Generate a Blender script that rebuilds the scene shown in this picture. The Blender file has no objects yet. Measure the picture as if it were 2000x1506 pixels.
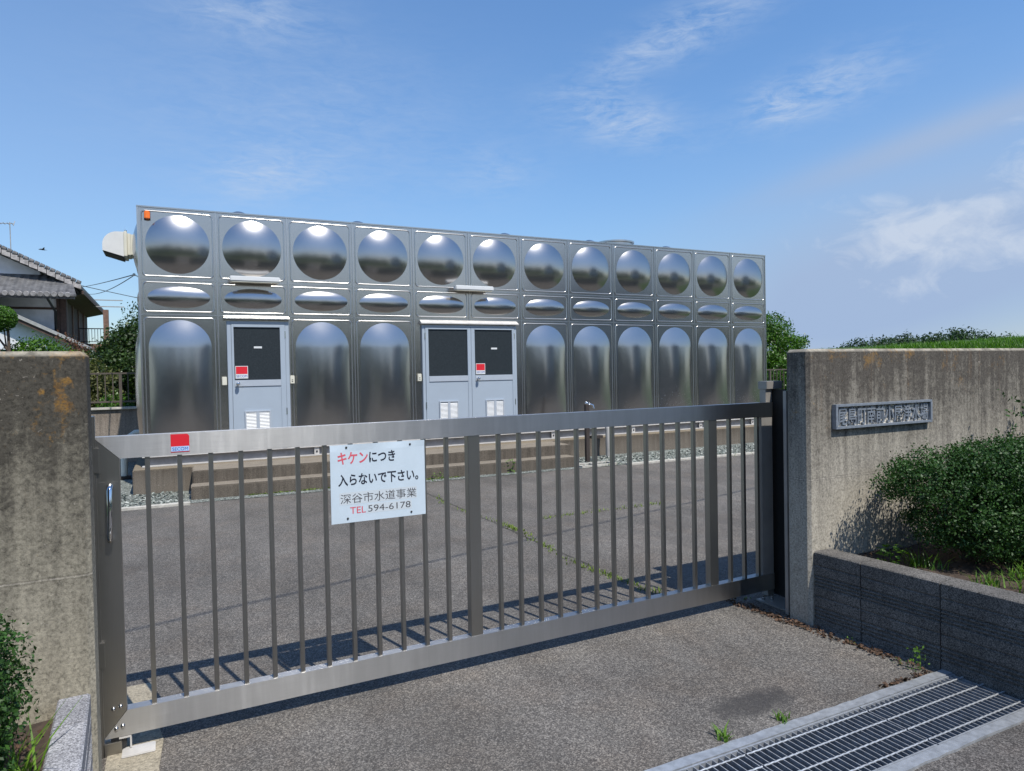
import bpy, bmesh, math, random
import numpy as np
from mathutils import Vector, Matrix

S = bpy.context.scene
COL = S.collection
R = math.radians
PI = math.pi

# ------------------------------------------------------------------ camera
cam = bpy.data.cameras.new('camera')
cam.sensor_width = 36.0
cam.lens = 1343.25 / 2000 * 36.0
cam.clip_start = 0.05
cam.clip_end = 3000
camo = bpy.data.objects.new('camera', cam)
COL.objects.link(camo)
fw = Vector((0.44635193, 0.89464927, -0.01930383))
rt = Vector((0.8944792, -0.4466866, -0.01944321))
up = Vector((0.02601761, 0.00858836, 0.99962459))
mw = Matrix((rt, up, -fw)).transposed().to_4x4()
mw.translation = Vector((0, 0, 1.57))
camo.matrix_world = mw
S.camera = camo

# ------------------------------------------------------------------ exposure, sun, sky
S.view_settings.view_transform = 'Standard'
S.view_settings.look = 'None'
S.view_settings.exposure = 0.7
S.view_settings.gamma = 1.0
SUN = Vector((0.133, -0.518, 0.845)).normalized()
sl = bpy.data.lights.new('sun', 'SUN')
sl.energy = 3.3
sl.angle = R(0.53)
sl.color = (1.0, 0.955, 0.88)
so = bpy.data.objects.new('sun', sl)
COL.objects.link(so)
so.rotation_euler = SUN.to_track_quat('Z', 'Y').to_euler()

W = bpy.data.worlds.new('World')
S.world = W
W.use_nodes = True


class NT:
    """small helper round a node tree"""
    def __init__(s, tree):
        s.t = tree; s.n = tree.nodes; s.l = tree.links

    def node(s, typ, **kw):
        nd = s.n.new(typ)
        for k, v in kw.items():
            setattr(nd, k, v)
        return nd

    def put(s, nd, i, v):
        if v is None:
            return
        if hasattr(v, 'is_linked') or isinstance(v, bpy.types.NodeSocket):
            s.l.new(v, nd.inputs[i])
        else:
            nd.inputs[i].default_value = v

    def math(s, op, a, b=None, c=None, clamp=False):
        nd = s.node('ShaderNodeMath', operation=op, use_clamp=clamp)
        s.put(nd, 0, a); s.put(nd, 1, b); s.put(nd, 2, c)
        return nd.outputs[0]

    def vec(s, op, a, b=None, out=0):
        nd = s.node('ShaderNodeVectorMath', operation=op)
        s.put(nd, 0, a); s.put(nd, 1, b)
        return nd.outputs[out]

    def mix(s, f, a, b, blend='MIX'):
        nd = s.node('ShaderNodeMix', data_type='RGBA', blend_type=blend)
        s.put(nd, 0, f); s.put(nd, 6, a); s.put(nd, 7, b)
        return nd.outputs[2]

    def noise(s, vec, scale, detail=4.0, rough=0.55, dist=0.0, out=0):
        nd = s.node('ShaderNodeTexNoise')
        s.put(nd, 'Vector', vec)
        nd.inputs['Scale'].default_value = scale
        nd.inputs['Detail'].default_value = detail
        nd.inputs['Roughness'].default_value = rough
        nd.inputs['Distortion'].default_value = dist
        return nd.outputs[out]

    def voro(s, vec, scale, out='Distance', feature='F1'):
        nd = s.node('ShaderNodeTexVoronoi', feature=feature)
        s.put(nd, 'Vector', vec)
        nd.inputs['Scale'].default_value = scale
        return nd.outputs[out]

    def ramp(s, f, stops, interp='LINEAR'):
        nd = s.node('ShaderNodeValToRGB')
        cr = nd.color_ramp
        cr.interpolation = interp
        while len(cr.elements) < len(stops):
            cr.elements.new(0.5)
        for e, (p, c) in zip(cr.elements, stops):
            e.position = p
            e.color = (c, c, c, 1) if isinstance(c, (int, float)) else (*c, 1)
        s.put(nd, 0, f)
        return nd.outputs[0]

    def scale(s, v, xyz):
        nd = s.node('ShaderNodeMapping')
        s.put(nd, 0, v)
        nd.inputs['Scale'].default_value = xyz
        return nd.outputs[0]

    def sep(s, v):
        nd = s.node('ShaderNodeSeparateXYZ')
        s.put(nd, 0, v)
        return nd.outputs

    def bump(s, h, strength, dist=0.01):
        nd = s.node('ShaderNodeBump')
        nd.inputs['Strength'].default_value = strength
        nd.inputs['Distance'].default_value = dist
        s.put(nd, 'Height', h)
        return nd.outputs[0]


w = NT(W.node_tree)
bg = W.node_tree.nodes['Background']
sky = w.node('ShaderNodeTexSky', sky_type='NISHITA', sun_disc=False)
sky.sun_elevation = math.asin(SUN.z)
sky.sun_rotation = math.atan2(SUN.x, SUN.y)
sky.altitude = 40
sky.air_density = 1.3
sky.dust_density = 0.15
sky.ozone_density = 4.0
hs = w.node('ShaderNodeHueSaturation')
hs.inputs['Saturation'].default_value = 1.14
hs.inputs['Value'].default_value = 1.0
W.node_tree.links.new(sky.outputs[0], hs.inputs['Color'])
tc = w.node('ShaderNodeTexCoord')
D = tc.outputs['Generated']
Dx, Dy, Dz = w.sep(D)


def blob(px, py, sx, sy, ang=0.0, power=1.0):
    """soft elliptical patch of sky round one direction; sizes in radians, angle in degrees"""
    d = (fw + rt * ((px - 1000) / 1343.25) - up * ((py - 753) / 1343.25)).normalized()
    t1 = (Vector((0, 0, 1)).cross(d) * -1).normalized()
    t2 = t1.cross(d).normalized()
    if t2.z < 0:
        t2 = -t2
    ca, sa = math.cos(R(ang)), math.sin(R(ang))
    a1 = t1 * ca + t2 * sa
    a2 = t2 * ca - t1 * sa
    a = w.math('MULTIPLY', w.vec('DOT_PRODUCT', D, tuple(a1), out=1), 1 / sx)
    b = w.math('MULTIPLY', w.vec('DOT_PRODUCT', D, tuple(a2), out=1), 1 / sy)
    r2 = w.math('ADD', w.math('MULTIPLY', a, a), w.math('MULTIPLY', b, b))
    front = w.math('GREATER_THAN', w.vec('DOT_PRODUCT', D, tuple(d), out=1), 0.2)
    return w.math('MULTIPLY', w.math('POWER', 2.718, w.math('MULTIPLY', r2, -power)), front)


def add(*xs):
    r = xs[0]
    for x in xs[1:]:
        r = w.math('ADD', r, x)
    return r


# thin fibrous cirrus
wn = w.noise(w.scale(D, (5, 5, 16)), 2.2, 7, 0.62, 0.6)
wfine = w.noise(w.scale(D, (7, 7, 26)), 3.5, 6, 0.65, 1.2)
wisp = w.ramp(w.math('ADD', w.math('MULTIPLY', wn, 0.55), w.math('MULTIPLY', wfine, 0.45)), [(0.40, 0.0), (0.64, 1.0)])
wmask = add(w.math('MULTIPLY', blob(1330, 65, .13, .028, 20), 0.75), w.math('MULTIPLY', blob(1215, 235, .075, .03, -14), 0.85),
            w.math('MULTIPLY', blob(1600, 175, .085, .03, 12), 0.8), w.math('MULTIPLY', blob(1510, 210, .03, .02, -20), 0.5),
            w.math('MULTIPLY', blob(970, 335, .06, .03, 0), 0.35), w.math('MULTIPLY', blob(480, 20, .08, .03, 0), 0.6),
            w.math('MULTIPLY', blob(600, 240, .2, .1, 0), 0.28), w.math('MULTIPLY', blob(520, 345, .07, .03, 10), 0.55))
wisps = w.math('MULTIPLY', wisp, wmask, clamp=True)
# smooth veil: pale band at lower right, broad pale haze to the left, whitening to the horizon
vn = w.noise(D, 2.5, 5, 0.55, 0.4)
horizon = w.math('POWER', 2.718, w.math('MULTIPLY', w.math('MAXIMUM', Dz, 0.0), -5.5))
veil = add(w.math('MULTIPLY', blob(1780, 530, .38, .13, 14), 1.0), w.math('MULTIPLY', blob(1850, 258, .20, .020, 12), 0.6),
           w.math('MULTIPLY', blob(120, 330, .42, .32, 0), 0.25), w.math('MULTIPLY', horizon, 0.22))
# the hazy bright side of the sky towards the sun
back = w.math('MULTIPLY', w.math('POWER', w.math('MAXIMUM', w.vec('DOT_PRODUCT', D, (0.12, -0.98, 0.15), out=1), 0.0), 1.2), w.math('MULTIPLY', w.math('POWER', 2.718, w.math('MULTIPLY', w.math('MAXIMUM', Dz, 0.0), -4.2)), 0.95), clamp=True)
veil = w.math('MULTIPLY', veil, w.math('ADD', 0.72, w.math('MULTIPLY', vn, 0.56)), clamp=True)
# cumulus
cn = w.noise(w.scale(D, (1, 1, 1.6)), 15, 9, 0.62, 0.5)
cmask = add(w.math('MULTIPLY', blob(1790, 455, .075, .030, -6), 1.0), w.math('MULTIPLY', blob(1700, 388, .06, .018, 0), 0.5),
            w.math('MULTIPLY', blob(2010, 320, .045, .07, 0), 0.8), w.math('MULTIPLY', blob(1930, 480, .06, .03, 0), 0.6),
            w.math('MULTIPLY', blob(1680, 505, .05, .02, 0), 0.45), w.math('MULTIPLY', blob(1720, 560, .06, .02, 0), 0.4), w.math('MULTIPLY', blob(1600, 470, .07, .022, 8), 0.45), w.math('MULTIPLY', blob(1880, 560, .09, .025, 0), 0.5), w.math('MULTIPLY', blob(1880, 410, .07, .02, 10), 0.45))
cum = w.ramp(w.math('ADD', cn, w.math('MULTIPLY', w.math('SUBTRACT', cmask, 0.66), 0.36)), [(0.42, 0.0), (0.70, 1.0)])
cum = w.math('MULTIPLY', w.math('MULTIPLY', cum, w.math('MINIMUM', w.math('MULTIPLY', cmask, 1.5), 1.0)), 0.58, clamp=True)
c0 = w.mix(1.0, hs.outputs[0], (0.95, 0.98, 1.05, 1), 'MULTIPLY')
c0 = w.mix(w.math('MULTIPLY', horizon, 1.9, clamp=True), c0, w.mix(1.0, c0, (0.72, 0.78, 0.86, 1), 'MULTIPLY'))
c1 = w.mix(veil, c0, (2.25, 3.0, 4.35, 1))
c1 = w.mix(back, c1, (5.4, 5.3, 5.1, 1))
c2 = w.mix(w.math('MULTIPLY', wisps, 0.9), c1, (3.3, 3.95, 5.0, 1))
c3 = w.mix(cum, c2, (4.3, 4.7, 5.3, 1))
W.node_tree.links.new(c3, bg.inputs['Color'])
bg.inputs['Strength'].default_value = 0.10


# ------------------------------------------------------------------ materials
def mat(name):
    m = bpy.data.materials.new(name)
    m.use_nodes = True
    t = NT(m.node_tree)
    b = m.node_tree.nodes['Principled BSDF']
    g = t.node('ShaderNodeNewGeometry')
    return m, t, b, g.outputs['Position'], g


def setb(t, b, **kw):
    names = dict(col='Base Color', rough='Roughness', metal='Metallic', spec='Specular IOR Level', normal='Normal')
    for k, v in kw.items():
        i = names[k]
        if isinstance(v, tuple) and len(v) == 3:
            v = (*v, 1)
        t.put(b, i, v)


def plain(name, col, rough=0.6, metal=0.0, spec=0.5, var=0.12, nscale=9.0, bump=0.0):
    m, t, b, P, g = mat(name)
    n = t.noise(P, nscale, 5, 0.6)
    lo = tuple(c * (1 - var) for c in col); hi = tuple(min(1, c * (1 + var)) for c in col)
    setb(t, b, col=t.ramp(n, [(0.3, lo), (0.7, hi)]), rough=rough, metal=metal, spec=spec)
    if bump:
        setb(t, b, normal=t.bump(t.noise(P, nscale * 8, 4), bump, 0.004))
    return m


def steel(name, col, rough, brush=(60, 60, 2.5), bump=0.03, dirt=0.0, aniso=0.0, tang=(0, .25, .97)):
    m, t, b, P, g = mat(name)
    br = t.noise(t.scale(P, brush), 5, 4, 0.6)
    cl = t.noise(P, 1.7, 4, 0.6)
    r = t.math('ADD', rough - 0.05, t.math('ADD', t.math('MULTIPLY', br, 0.05), t.math('MULTIPLY', cl, 0.04)))
    lo = tuple(c * 0.93 for c in col); hi = tuple(c * 1.05 for c in col)
    c = t.ramp(t.math('ADD', t.math('MULTIPLY', br, 0.4), t.math('MULTIPLY', cl, 0.6)), [(0.3, lo), (0.7, hi)])
    if dirt:
        x, y, z = t.sep(P)
        sp = t.ramp(t.noise(t.scale(P, (9, 9, 5)), 6, 6, 0.7), [(0.56, 0.0), (0.75, 1.0)])
        low = t.ramp(z, [(0.0, 1.0), (1.0, 0.0)])
        low = t.math('MULTIPLY', t.math('SUBTRACT', 1.9, z), 0.8, clamp=True)
        rightward = t.math('MULTIPLY', t.math('SUBTRACT', x, 5.5), 0.3, clamp=True)
        k = t.math('MULTIPLY', t.math('MULTIPLY', sp, low), t.math('MULTIPLY', rightward, dirt))
        c = t.mix(k, c, (0.55, 0.53, 0.5, 1))
        r = t.math('ADD', r, t.math('MULTIPLY', k, 0.35))
        setb(t, b, metal=t.math('SUBTRACT', 1.0, t.math('MULTIPLY', k, 0.5)))
    else:
        setb(t, b, metal=1.0)
    setb(t, b, col=c, rough=r, normal=t.bump(br, bump, 0.002))
    if aniso:
        drip = t.noise(t.scale(P, (30, 30, 2.0)), 1.0, 6, 0.65, 0.4)
        setb(t, b, col=t.mix(1.0, c, t.ramp(drip, [(0.35, 0.95), (0.62, 1.02)]), 'MULTIPLY'), rough=t.math('ADD', r, t.math('MULTIPLY', t.ramp(drip, [(0.5, 0.0), (0.75, 1.0)]), 0.03)))
        b.inputs['Anisotropic'].default_value = aniso
        cv = t.node('ShaderNodeCombineXYZ')
        for q in range(3):
            cv.inputs[q].default_value = tang[q]
        t.l.new(cv.outputs[0], b.inputs['Tangent'])
    return m


M = {}
M['dome'] = steel('stainless_dome', (0.43, 0.42, 0.41), 0.23, brush=(30, 30, 1.5), bump=0.0, dirt=0.5)
M['plate'] = steel('stainless_plate', (0.50, 0.475, 0.445), 0.215, brush=(2, 2, 60), bump=0.012, dirt=0.7)
M['seam'] = steel('stainless_seam', (0.55, 0.54, 0.52), 0.3)
M['gate'] = steel('gate_stainless', (0.47, 0.47, 0.47), 0.33, brush=(1.5, 1.5, 90), bump=0.12, aniso=0.85)
M['gatebar'] = steel('gate_bar_stainless', (0.35, 0.34, 0.32), 0.36, brush=(90, 90, 2), bump=0.05)
M['chrome'] = steel('chrome', (0.72, 0.72, 0.72), 0.07, bump=0.0)
M['bolt'] = steel('bolt_steel', (0.5, 0.5, 0.5), 0.25, bump=0.0)
M['channel'] = plain('galvanised_channel', (0.25, 0.25, 0.26), 0.5, 0.4, var=0.15)
M['flange'] = plain('pale_flange', (0.55, 0.53, 0.50), 0.5, 0.2, var=0.12)
M['galvdark'] = plain('dull_grating_bars', (0.32, 0.33, 0.345), 0.45, 0.4, var=0.3, nscale=40)
M['pit'] = plain('dark_channel_lining', (0.035, 0.034, 0.032), 0.6)  # one near-black colour for the channel sides and floor
M['galv'] = plain('galvanised_grating', (0.42, 0.44, 0.46), 0.42, 0.55, var=0.22, nscale=30)
M['door'] = plain('door_grey_blue', (0.33, 0.385, 0.445), 0.45, var=0.03, nscale=3)
M['doorrail'] = plain('door_pale_alu', (0.48, 0.525, 0.58), 0.35, 0.3, var=0.03)
M['white'] = plain('white_enamel', (0.64, 0.65, 0.65), 0.4, var=0.03)
M['cream'] = plain('cream_plastic', (0.62, 0.60, 0.50), 0.45, var=0.04)
M['offwhite'] = plain('off_white_hood', (0.62, 0.62, 0.60), 0.5, var=0.04)
M['black'] = plain('black_shadow_gap', (0.012, 0.012, 0.012), 0.7)
M['red'] = plain('red_film', (0.62, 0.018, 0.03), 0.4, var=0.04)
M['blue'] = plain('blue_ink', (0.03, 0.08, 0.35), 0.5, var=0.02)
M['ltblue'] = plain('pale_blue_film', (0.38, 0.55, 0.80), 0.4, var=0.06, nscale=90)
M['orange'] = plain('orange_lens', (0.85, 0.18, 0.02), 0.25, var=0.05)
M['ink'] = plain('navy_black_ink', (0.012, 0.016, 0.03), 0.5)
M['greyink'] = plain('faded_grey_ink', (0.06, 0.06, 0.065), 0.5)
M['pinkink'] = plain('faded_red_ink', (0.60, 0.10, 0.13), 0.5, var=0.06)
M['brownpost'] = plain('dark_brown_post', (0.045, 0.035, 0.03), 0.5)
M['pipe'] = plain('grey_pipe', (0.30, 0.29, 0.27), 0.5)
M['postpaint'] = plain('grey_post_paint', (0.27, 0.255, 0.235), 0.4, 0.2)
M['darkmetal'] = plain('dark_bronze_metal', (0.035, 0.035, 0.037), 0.35, 0.6)
M['railing'] = plain('brown_railing_paint', (0.085, 0.07, 0.055), 0.5)
M['bronze'] = plain('plaque_bronze', (0.25, 0.28, 0.32), 0.45, 0.35, var=0.15, nscale=40)
M['wire'] = plain('black_cable', (0.02, 0.02, 0.02), 0.6)
M['bird'] = plain('dark_feathers', (0.03, 0.03, 0.035), 0.7)

# frosted dark wired glass of the doors
m, t, b, P, g = mat('dark_frosted_glass')
n = t.noise(P, 55, 4, 0.7)
setb(t, b, col=t.ramp(n, [(0.35, (0.014, 0.020, 0.024)), (0.7, (0.026, 0.034, 0.040))]), rough=0.55, spec=0.25)
M['glass'] = m

# sign board
m, t, b, P, g = mat('white_sign_board')
n = t.noise(P, 14, 5, 0.6)
setb(t, b, col=t.ramp(n, [(0.3, (0.50, 0.585, 0.645)), (0.7, (0.54, 0.625, 0.69))]), rough=0.35)
M['sign'] = m
M['tape'] = plain('off_white_tape', (0.53, 0.58, 0.61), 0.5, var=0.02)


def concrete(name, base, dark, pale, topz=1.68, lichen=0.0, streak=1.0, bumpk=0.35, topdark=0.8, patches=(), stain0=0.48, topface=None, streaky=0.8, joint=None):
    m, t, b, P, g = mat(name)
    x, y, z = t.sep(P)
    fine = t.noise(P, 95, 5, 0.75)
    mid = t.noise(P, 7, 6, 0.65, 0.4)
    big = t.noise(P, 1.6, 5, 0.6, 0.3)
    st = t.noise(t.scale(P, (11, 11, 0.7)), 1.0, 6, 0.65, 0.3)
    st2 = t.noise(t.scale(P, (34, 34, 1.1)), 1.0, 5, 0.6, 0.2)
    c = t.ramp(t.math('ADD', t.math('MULTIPLY', mid, 0.6), t.math('MULTIPLY', big, 0.4)), [(0.32, tuple(v * 0.86 for v in base)), (0.68, tuple(min(1, v * 1.14) for v in base))])
    h = t.math('DIVIDE', z, topz)
    grad = t.ramp(h, [(0.30, 0.0), (0.62, 0.35), (1.0, 1.0)])
    sm = t.math('ADD', t.math('ADD', t.math('MULTIPLY', st, 0.62 * streaky), t.math('ADD', t.math('MULTIPLY', st2, 0.38 * streaky), 0.5 * (1 - streaky))), t.math('MULTIPLY', grad, 0.26 * topdark))
    sm = t.math('ADD', sm, t.math('MULTIPLY', t.math('SUBTRACT', mid, 0.5), 0.25))
    blot = t.noise(P, 23, 9, 0.78, 0.9)
    sm = t.math('ADD', sm, t.math('MULTIPLY', t.math('SUBTRACT', blot, 0.5), 0.75))
    stain = t.ramp(sm, [(stain0, 0.0), (stain0 + 0.30, 1.0)])
    c = t.mix(t.math('MULTIPLY', stain, 0.95 * streak), c, (*dark, 1))
    c = t.mix(1.0, c, t.ramp(blot, [(0.32, 0.72), (0.68, 1.25)]), 'MULTIPLY')
    # rusty brown runs
    rn = t.noise(t.scale(P, (16, 16, 0.9)), 1.3, 4, 0.6, 0.2)
    rr = t.math('MULTIPLY', t.ramp(rn, [(0.60, 0.0), (0.72, 1.0)]), t.ramp(h, [(0.55, 0.0), (0.95, 0.6)]))
    c = t.mix(t.math('MULTIPLY', rr, 0.75 * streak), c, (0.13, 0.075, 0.04, 1))
    # pale efflorescence specks and pits
    sp = t.ramp(t.noise(P, 48, 3, 0.6, 0.8), [(0.66, 0.0), (0.74, 1.0)])
    c = t.mix(t.math('MULTIPLY', sp, 0.55), c, (*pale, 1))
    pit = t.ramp(t.voro(t.vec('ADD', P, t.vec('MULTIPLY', t.node('ShaderNodeTexNoise').outputs[1], (0.01, 0.01, 0.01))), 26), [(0.05, 1.0), (0.10, 0.0)])
    pitm = t.math('MULTIPLY', pit, t.ramp(t.noise(P, 9, 3), [(0.55, 0.0), (0.62, 1.0)]))
    c = t.mix(t.math('MULTIPLY', pitm, 0.8), c, (0.03, 0.028, 0.025, 1))
    if joint:
        jz = t.math('ABSOLUTE', t.math('ADD', t.math('SUBTRACT', z, joint), t.math('MULTIPLY', t.math('SUBTRACT', mid, 0.5), 0.012)))
        jm = t.math('MULTIPLY', t.ramp(jz, [(0.0015, 1.0), (0.004, 0.0)]), t.ramp(t.noise(P, 6, 3), [(0.35, 0.15), (0.6, 0.8)]))
        c = t.mix(jm, c, (*pale, 1))
        jd = t.math('ABSOLUTE', t.math('SUBTRACT', jz, 0.006))
        c = t.mix(t.math('MULTIPLY', t.ramp(jd, [(0.001, 1.0), (0.004, 0.0)]), 0.35), c, (*dark, 1))
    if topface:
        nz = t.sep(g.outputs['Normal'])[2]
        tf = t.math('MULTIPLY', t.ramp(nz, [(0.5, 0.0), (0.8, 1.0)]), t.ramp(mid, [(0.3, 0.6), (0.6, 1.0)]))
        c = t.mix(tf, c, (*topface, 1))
    grain = t.ramp(fine, [(0.30, 0.40), (0.5, 1.0), (0.72, 1.5)])
    c = t.mix(1.0, c, grain, 'MULTIPLY')
    if lichen:
        ln = t.noise(t.scale(P, (7, 7, 5)), 1.5, 4, 0.62, 0.5)
        lf = t.noise(P, 60, 4, 0.7)
        lm = t.math('ADD', t.math('ADD', ln, t.math('MULTIPLY', t.math('SUBTRACT', lf, 0.5), 0.75)), t.ramp(h, [(0.60, -0.4), (0.99, 0.0)]))
        lm = t.math('SUBTRACT', lm, t.math('MULTIPLY', t.math('SUBTRACT', 1.0, h), 0.33))
        for (lx, lz, sx_, sz_, amt) in patches:
            qx = t.math('MULTIPLY', t.math('SUBTRACT', x, lx), 1 / sx_); qz = t.math('MULTIPLY', t.math('SUBTRACT', z, lz), 1 / sz_)
            q2 = t.math('ADD', t.math('MULTIPLY', qx, qx), t.math('MULTIPLY', qz, qz))
            lm = t.math('ADD', lm, t.math('MULTIPLY', t.math('POWER', 2.718, t.math('MULTIPLY', q2, -1.0)), amt))
        lic = t.math('MULTIPLY', t.ramp(lm, [(0.60, 0.0), (0.80, 1.0)]), t.ramp(t.noise(P, 130, 4, 0.7), [(0.35, 0.25), (0.6, 1.0)]))
        c = t.mix(t.math('MULTIPLY', lic, lichen), c, t.ramp(t.noise(P, 33, 3), [(0.3, (0.20, 0.10, 0.025)), (0.7, (0.36, 0.20, 0.045))]))
        # paler colour along the very top edge, broken up by noise
        tp = t.math('MULTIPLY', t.ramp(h, [(0.985, 0.0), (0.993, 1.0)]), t.ramp(t.noise(P, 20, 4), [(0.35, 0.3), (0.6, 1.0)]))
        c = t.mix(t.math('MULTIPLY', tp, 0.75), c, (0.44, 0.40, 0.32, 1))
    hgt = t.math('ADD', t.math('MULTIPLY', fine, 0.6), t.math('MULTIPLY', mid, 0.4))
    setb(t, b, col=c, rough=0.92, spec=0.2, normal=t.bump(hgt, bumpk, 0.006))
    return m


M['wall'] = concrete('weathered_concrete', (0.355, 0.325, 0.268), (0.070, 0.062, 0.053), (0.46, 0.42, 0.36), lichen=0.8, topdark=1.45, stain0=0.54, streaky=0.85, joint=.884, patches=((3.75, 1.64, .10, .05, .22), (4.0, 1.60, .10, .07, .2), (4.35, 1.63, .12, .05, .18)))
M['leftwall'] = concrete('mossy_concrete', (0.31, 0.282, 0.218), (0.052, 0.047, 0.038), (0.42, 0.38, 0.32), lichen=0.85, topdark=1.6, stain0=0.50, streaky=0.45, joint=.868, patches=((-.335, 1.50, .026, .15, .24), (-.40, 1.535, .012, .012, .4), (-.325, 1.57, .016, .014, .4), (-.30, 1.665, .06, .02, .25)))
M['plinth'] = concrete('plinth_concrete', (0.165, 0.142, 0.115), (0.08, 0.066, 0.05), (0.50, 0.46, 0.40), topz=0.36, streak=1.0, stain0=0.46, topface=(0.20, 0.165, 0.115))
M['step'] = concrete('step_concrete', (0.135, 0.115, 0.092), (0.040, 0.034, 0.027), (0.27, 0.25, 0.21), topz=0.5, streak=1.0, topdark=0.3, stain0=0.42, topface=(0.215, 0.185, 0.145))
M['backwall'] = concrete('yard_wall_concrete', (0.28, 0.24, 0.20), (0.10, 0.085, 0.07), (0.42, 0.39, 0.35), topz=1.1, streak=0.8)
M['kerb'] = plain('pale_kerb', (0.42, 0.40, 0.35), 0.9, var=0.25, nscale=14, bump=0.3)


def blockmat(name, lo, hi):
    m, t, b, P, g = mat(name)
    v = t.voro(P, 240, 'Color')
    s = t.sep(v)[0]
    n = t.noise(P, 5, 5, 0.6)
    c = t.ramp(s, [(0.0, lo), (0.55, tuple((a + b_) / 2 for a, b_ in zip(lo, hi))), (1.0, hi)])
    c = t.mix(t.ramp(n, [(0.35, 0.45), (0.7, 0.0)]), c, (*[v_ * 0.6 for v_ in lo], 1))
    setb(t, b, col=c, rough=0.9, spec=0.25, normal=t.bump(t.noise(P, 160, 4, 0.7), 0.5, 0.004))
    return m


M['granite'] = blockmat('speckled_granite_block', (0.13, 0.13, 0.14), (0.52, 0.52, 0.54))
M['block'] = blockmat('dark_split_block', (0.044, 0.041, 0.037), (0.25, 0.235, 0.215))


def asphalt(name, lo, mid_, hi, tint):
    m, t, b, P, g = mat(name)
    x, y, z = t.sep(P)
    v1 = t.sep(t.voro(P, 210, 'Color'))[0]
    v2 = t.sep(t.voro(P, 120, 'Color'))[1]
    s = t.math('ADD', t.math('MULTIPLY', v1, 0.6), t.math('MULTIPLY', v2, 0.4))
    c = t.ramp(s, [(0.08, tuple(h * 1.3 for h in lo)), (0.45, mid_), (0.80, tuple(h * 0.75 for h in hi)), (0.97, hi)])
    big = t.noise(P, 0.9, 5, 0.62, 0.6)
    c = t.mix(1.0, c, t.ramp(big, [(0.3, 0.76), (0.7, 1.18)]), 'MULTIPLY')
    wear = t.noise(t.scale(P, (1.2, .35, 1)), 2.0, 5, 0.65, 0.8)
    c = t.mix(1.0, c, t.ramp(wear, [(0.35, 0.86), (0.65, 1.12)]), 'MULTIPLY')
    spots = t.ramp(t.noise(P, 3.3, 4, 0.7), [(0.62, 0.0), (0.74, 0.35)])
    c = t.mix(spots, c, (*lo, 1))
    red = t.ramp(t.noise(P, 2.1, 5, 0.7), [(0.45, 0.0), (0.75, 0.5)])
    c = t.mix(red, c, t.mix(1.0, c, tint, 'MULTIPLY'))
    hgt = t.math('ADD', t.math('MULTIPLY', t.voro(P, 150), -0.7), t.math('MULTIPLY', t.noise(P, 60), 0.4))
    setb(t, b, rough=0.85, spec=0.35, normal=t.bump(hgt, 0.55, 0.006))
    return m, t, b, P, c


m, t, b, P, c = asphalt('worn_asphalt', (0.040, 0.037, 0.034), (0.086, 0.079, 0.071), (0.26, 0.24, 0.212), (1.12, 0.98, 0.86, 1))
x, y, z = t.sep(P)
# damp oil patch by the grating and pale worn ring round it
dx = t.math('MULTIPLY', t.math('SUBTRACT', x, 2.42), 1 / 0.30); dy = t.math('MULTIPLY', t.math('SUBTRACT', y, 2.37), 1 / 0.12)
r2 = t.math('ADD', t.math('MULTIPLY', dx, dx), t.math('MULTIPLY', dy, dy))
r2 = t.math('ADD', r2, t.math('MULTIPLY', t.math('SUBTRACT', t.noise(P, 12, 4), 0.5), 1.3))
oil = t.ramp(r2, [(0.2, 0.8), (1.15, 0.0)])
c = t.mix(oil, c, (0.035, 0.033, 0.032, 1))
# dark seam lines of the paving lanes
wob = t.math('MULTIPLY', t.math('SUBTRACT', t.noise(P, 3, 3), 0.5), 0.10)
ln = t.math('ABSOLUTE', t.math('SUBTRACT', t.math('ADD', x, wob), 3.0))
seam = t.math('MULTIPLY', t.ramp(ln, [(0.006, 1.0), (0.018, 0.0)]), t.math('GREATER_THAN', y, 3.6))
c = t.mix(t.math('MULTIPLY', seam, 0.8), c, (0.03, 0.028, 0.024, 1))
setb(t, b, col=c)
M['asphalt'] = m
m, t, b, P, c = asphalt('road_asphalt', (0.026, 0.024, 0.023), (0.07, 0.064, 0.059), (0.21, 0.195, 0.18), (1.1, 0.98, 0.9, 1))
setb(t, b, col=c)
M['road'] = m
M['apron'] = concrete('apron_concrete', (0.30, 0.265, 0.20), (0.16, 0.14, 0.11), (0.40, 0.37, 0.32), topz=4, streak=0.4)

# gravel
m, t, b, P, g = mat('green_grey_gravel')
v = t.voro(P, 42, 'Color')
s = t.sep(v)[0]
c = t.ramp(s, [(0.0, (0.08, 0.09, 0.08)), (0.5, (0.22, 0.25, 0.22)), (1.0, (0.48, 0.50, 0.45))])
d = t.voro(P, 42)
c = t.mix(t.ramp(d, [(0.3, 0.0), (0.7, 0.7)]), c, (0.04, 0.04, 0.035, 1))
setb(t, b, col=c, rough=0.9, normal=t.bump(d, 1.0, -0.02))
M['gravel'] = m
M['stone'] = plain('gravel_stone', (0.27, 0.30, 0.26), 0.9, var=0.5, nscale=30)
M['soil'] = plain('brown_soil', (0.055, 0.038, 0.027), 0.95, var=0.45, nscale=25, bump=0.8)
M['grassland'] = plain('grass_ground', (0.035, 0.07, 0.014), 0.95, var=0.4, nscale=3)


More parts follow.
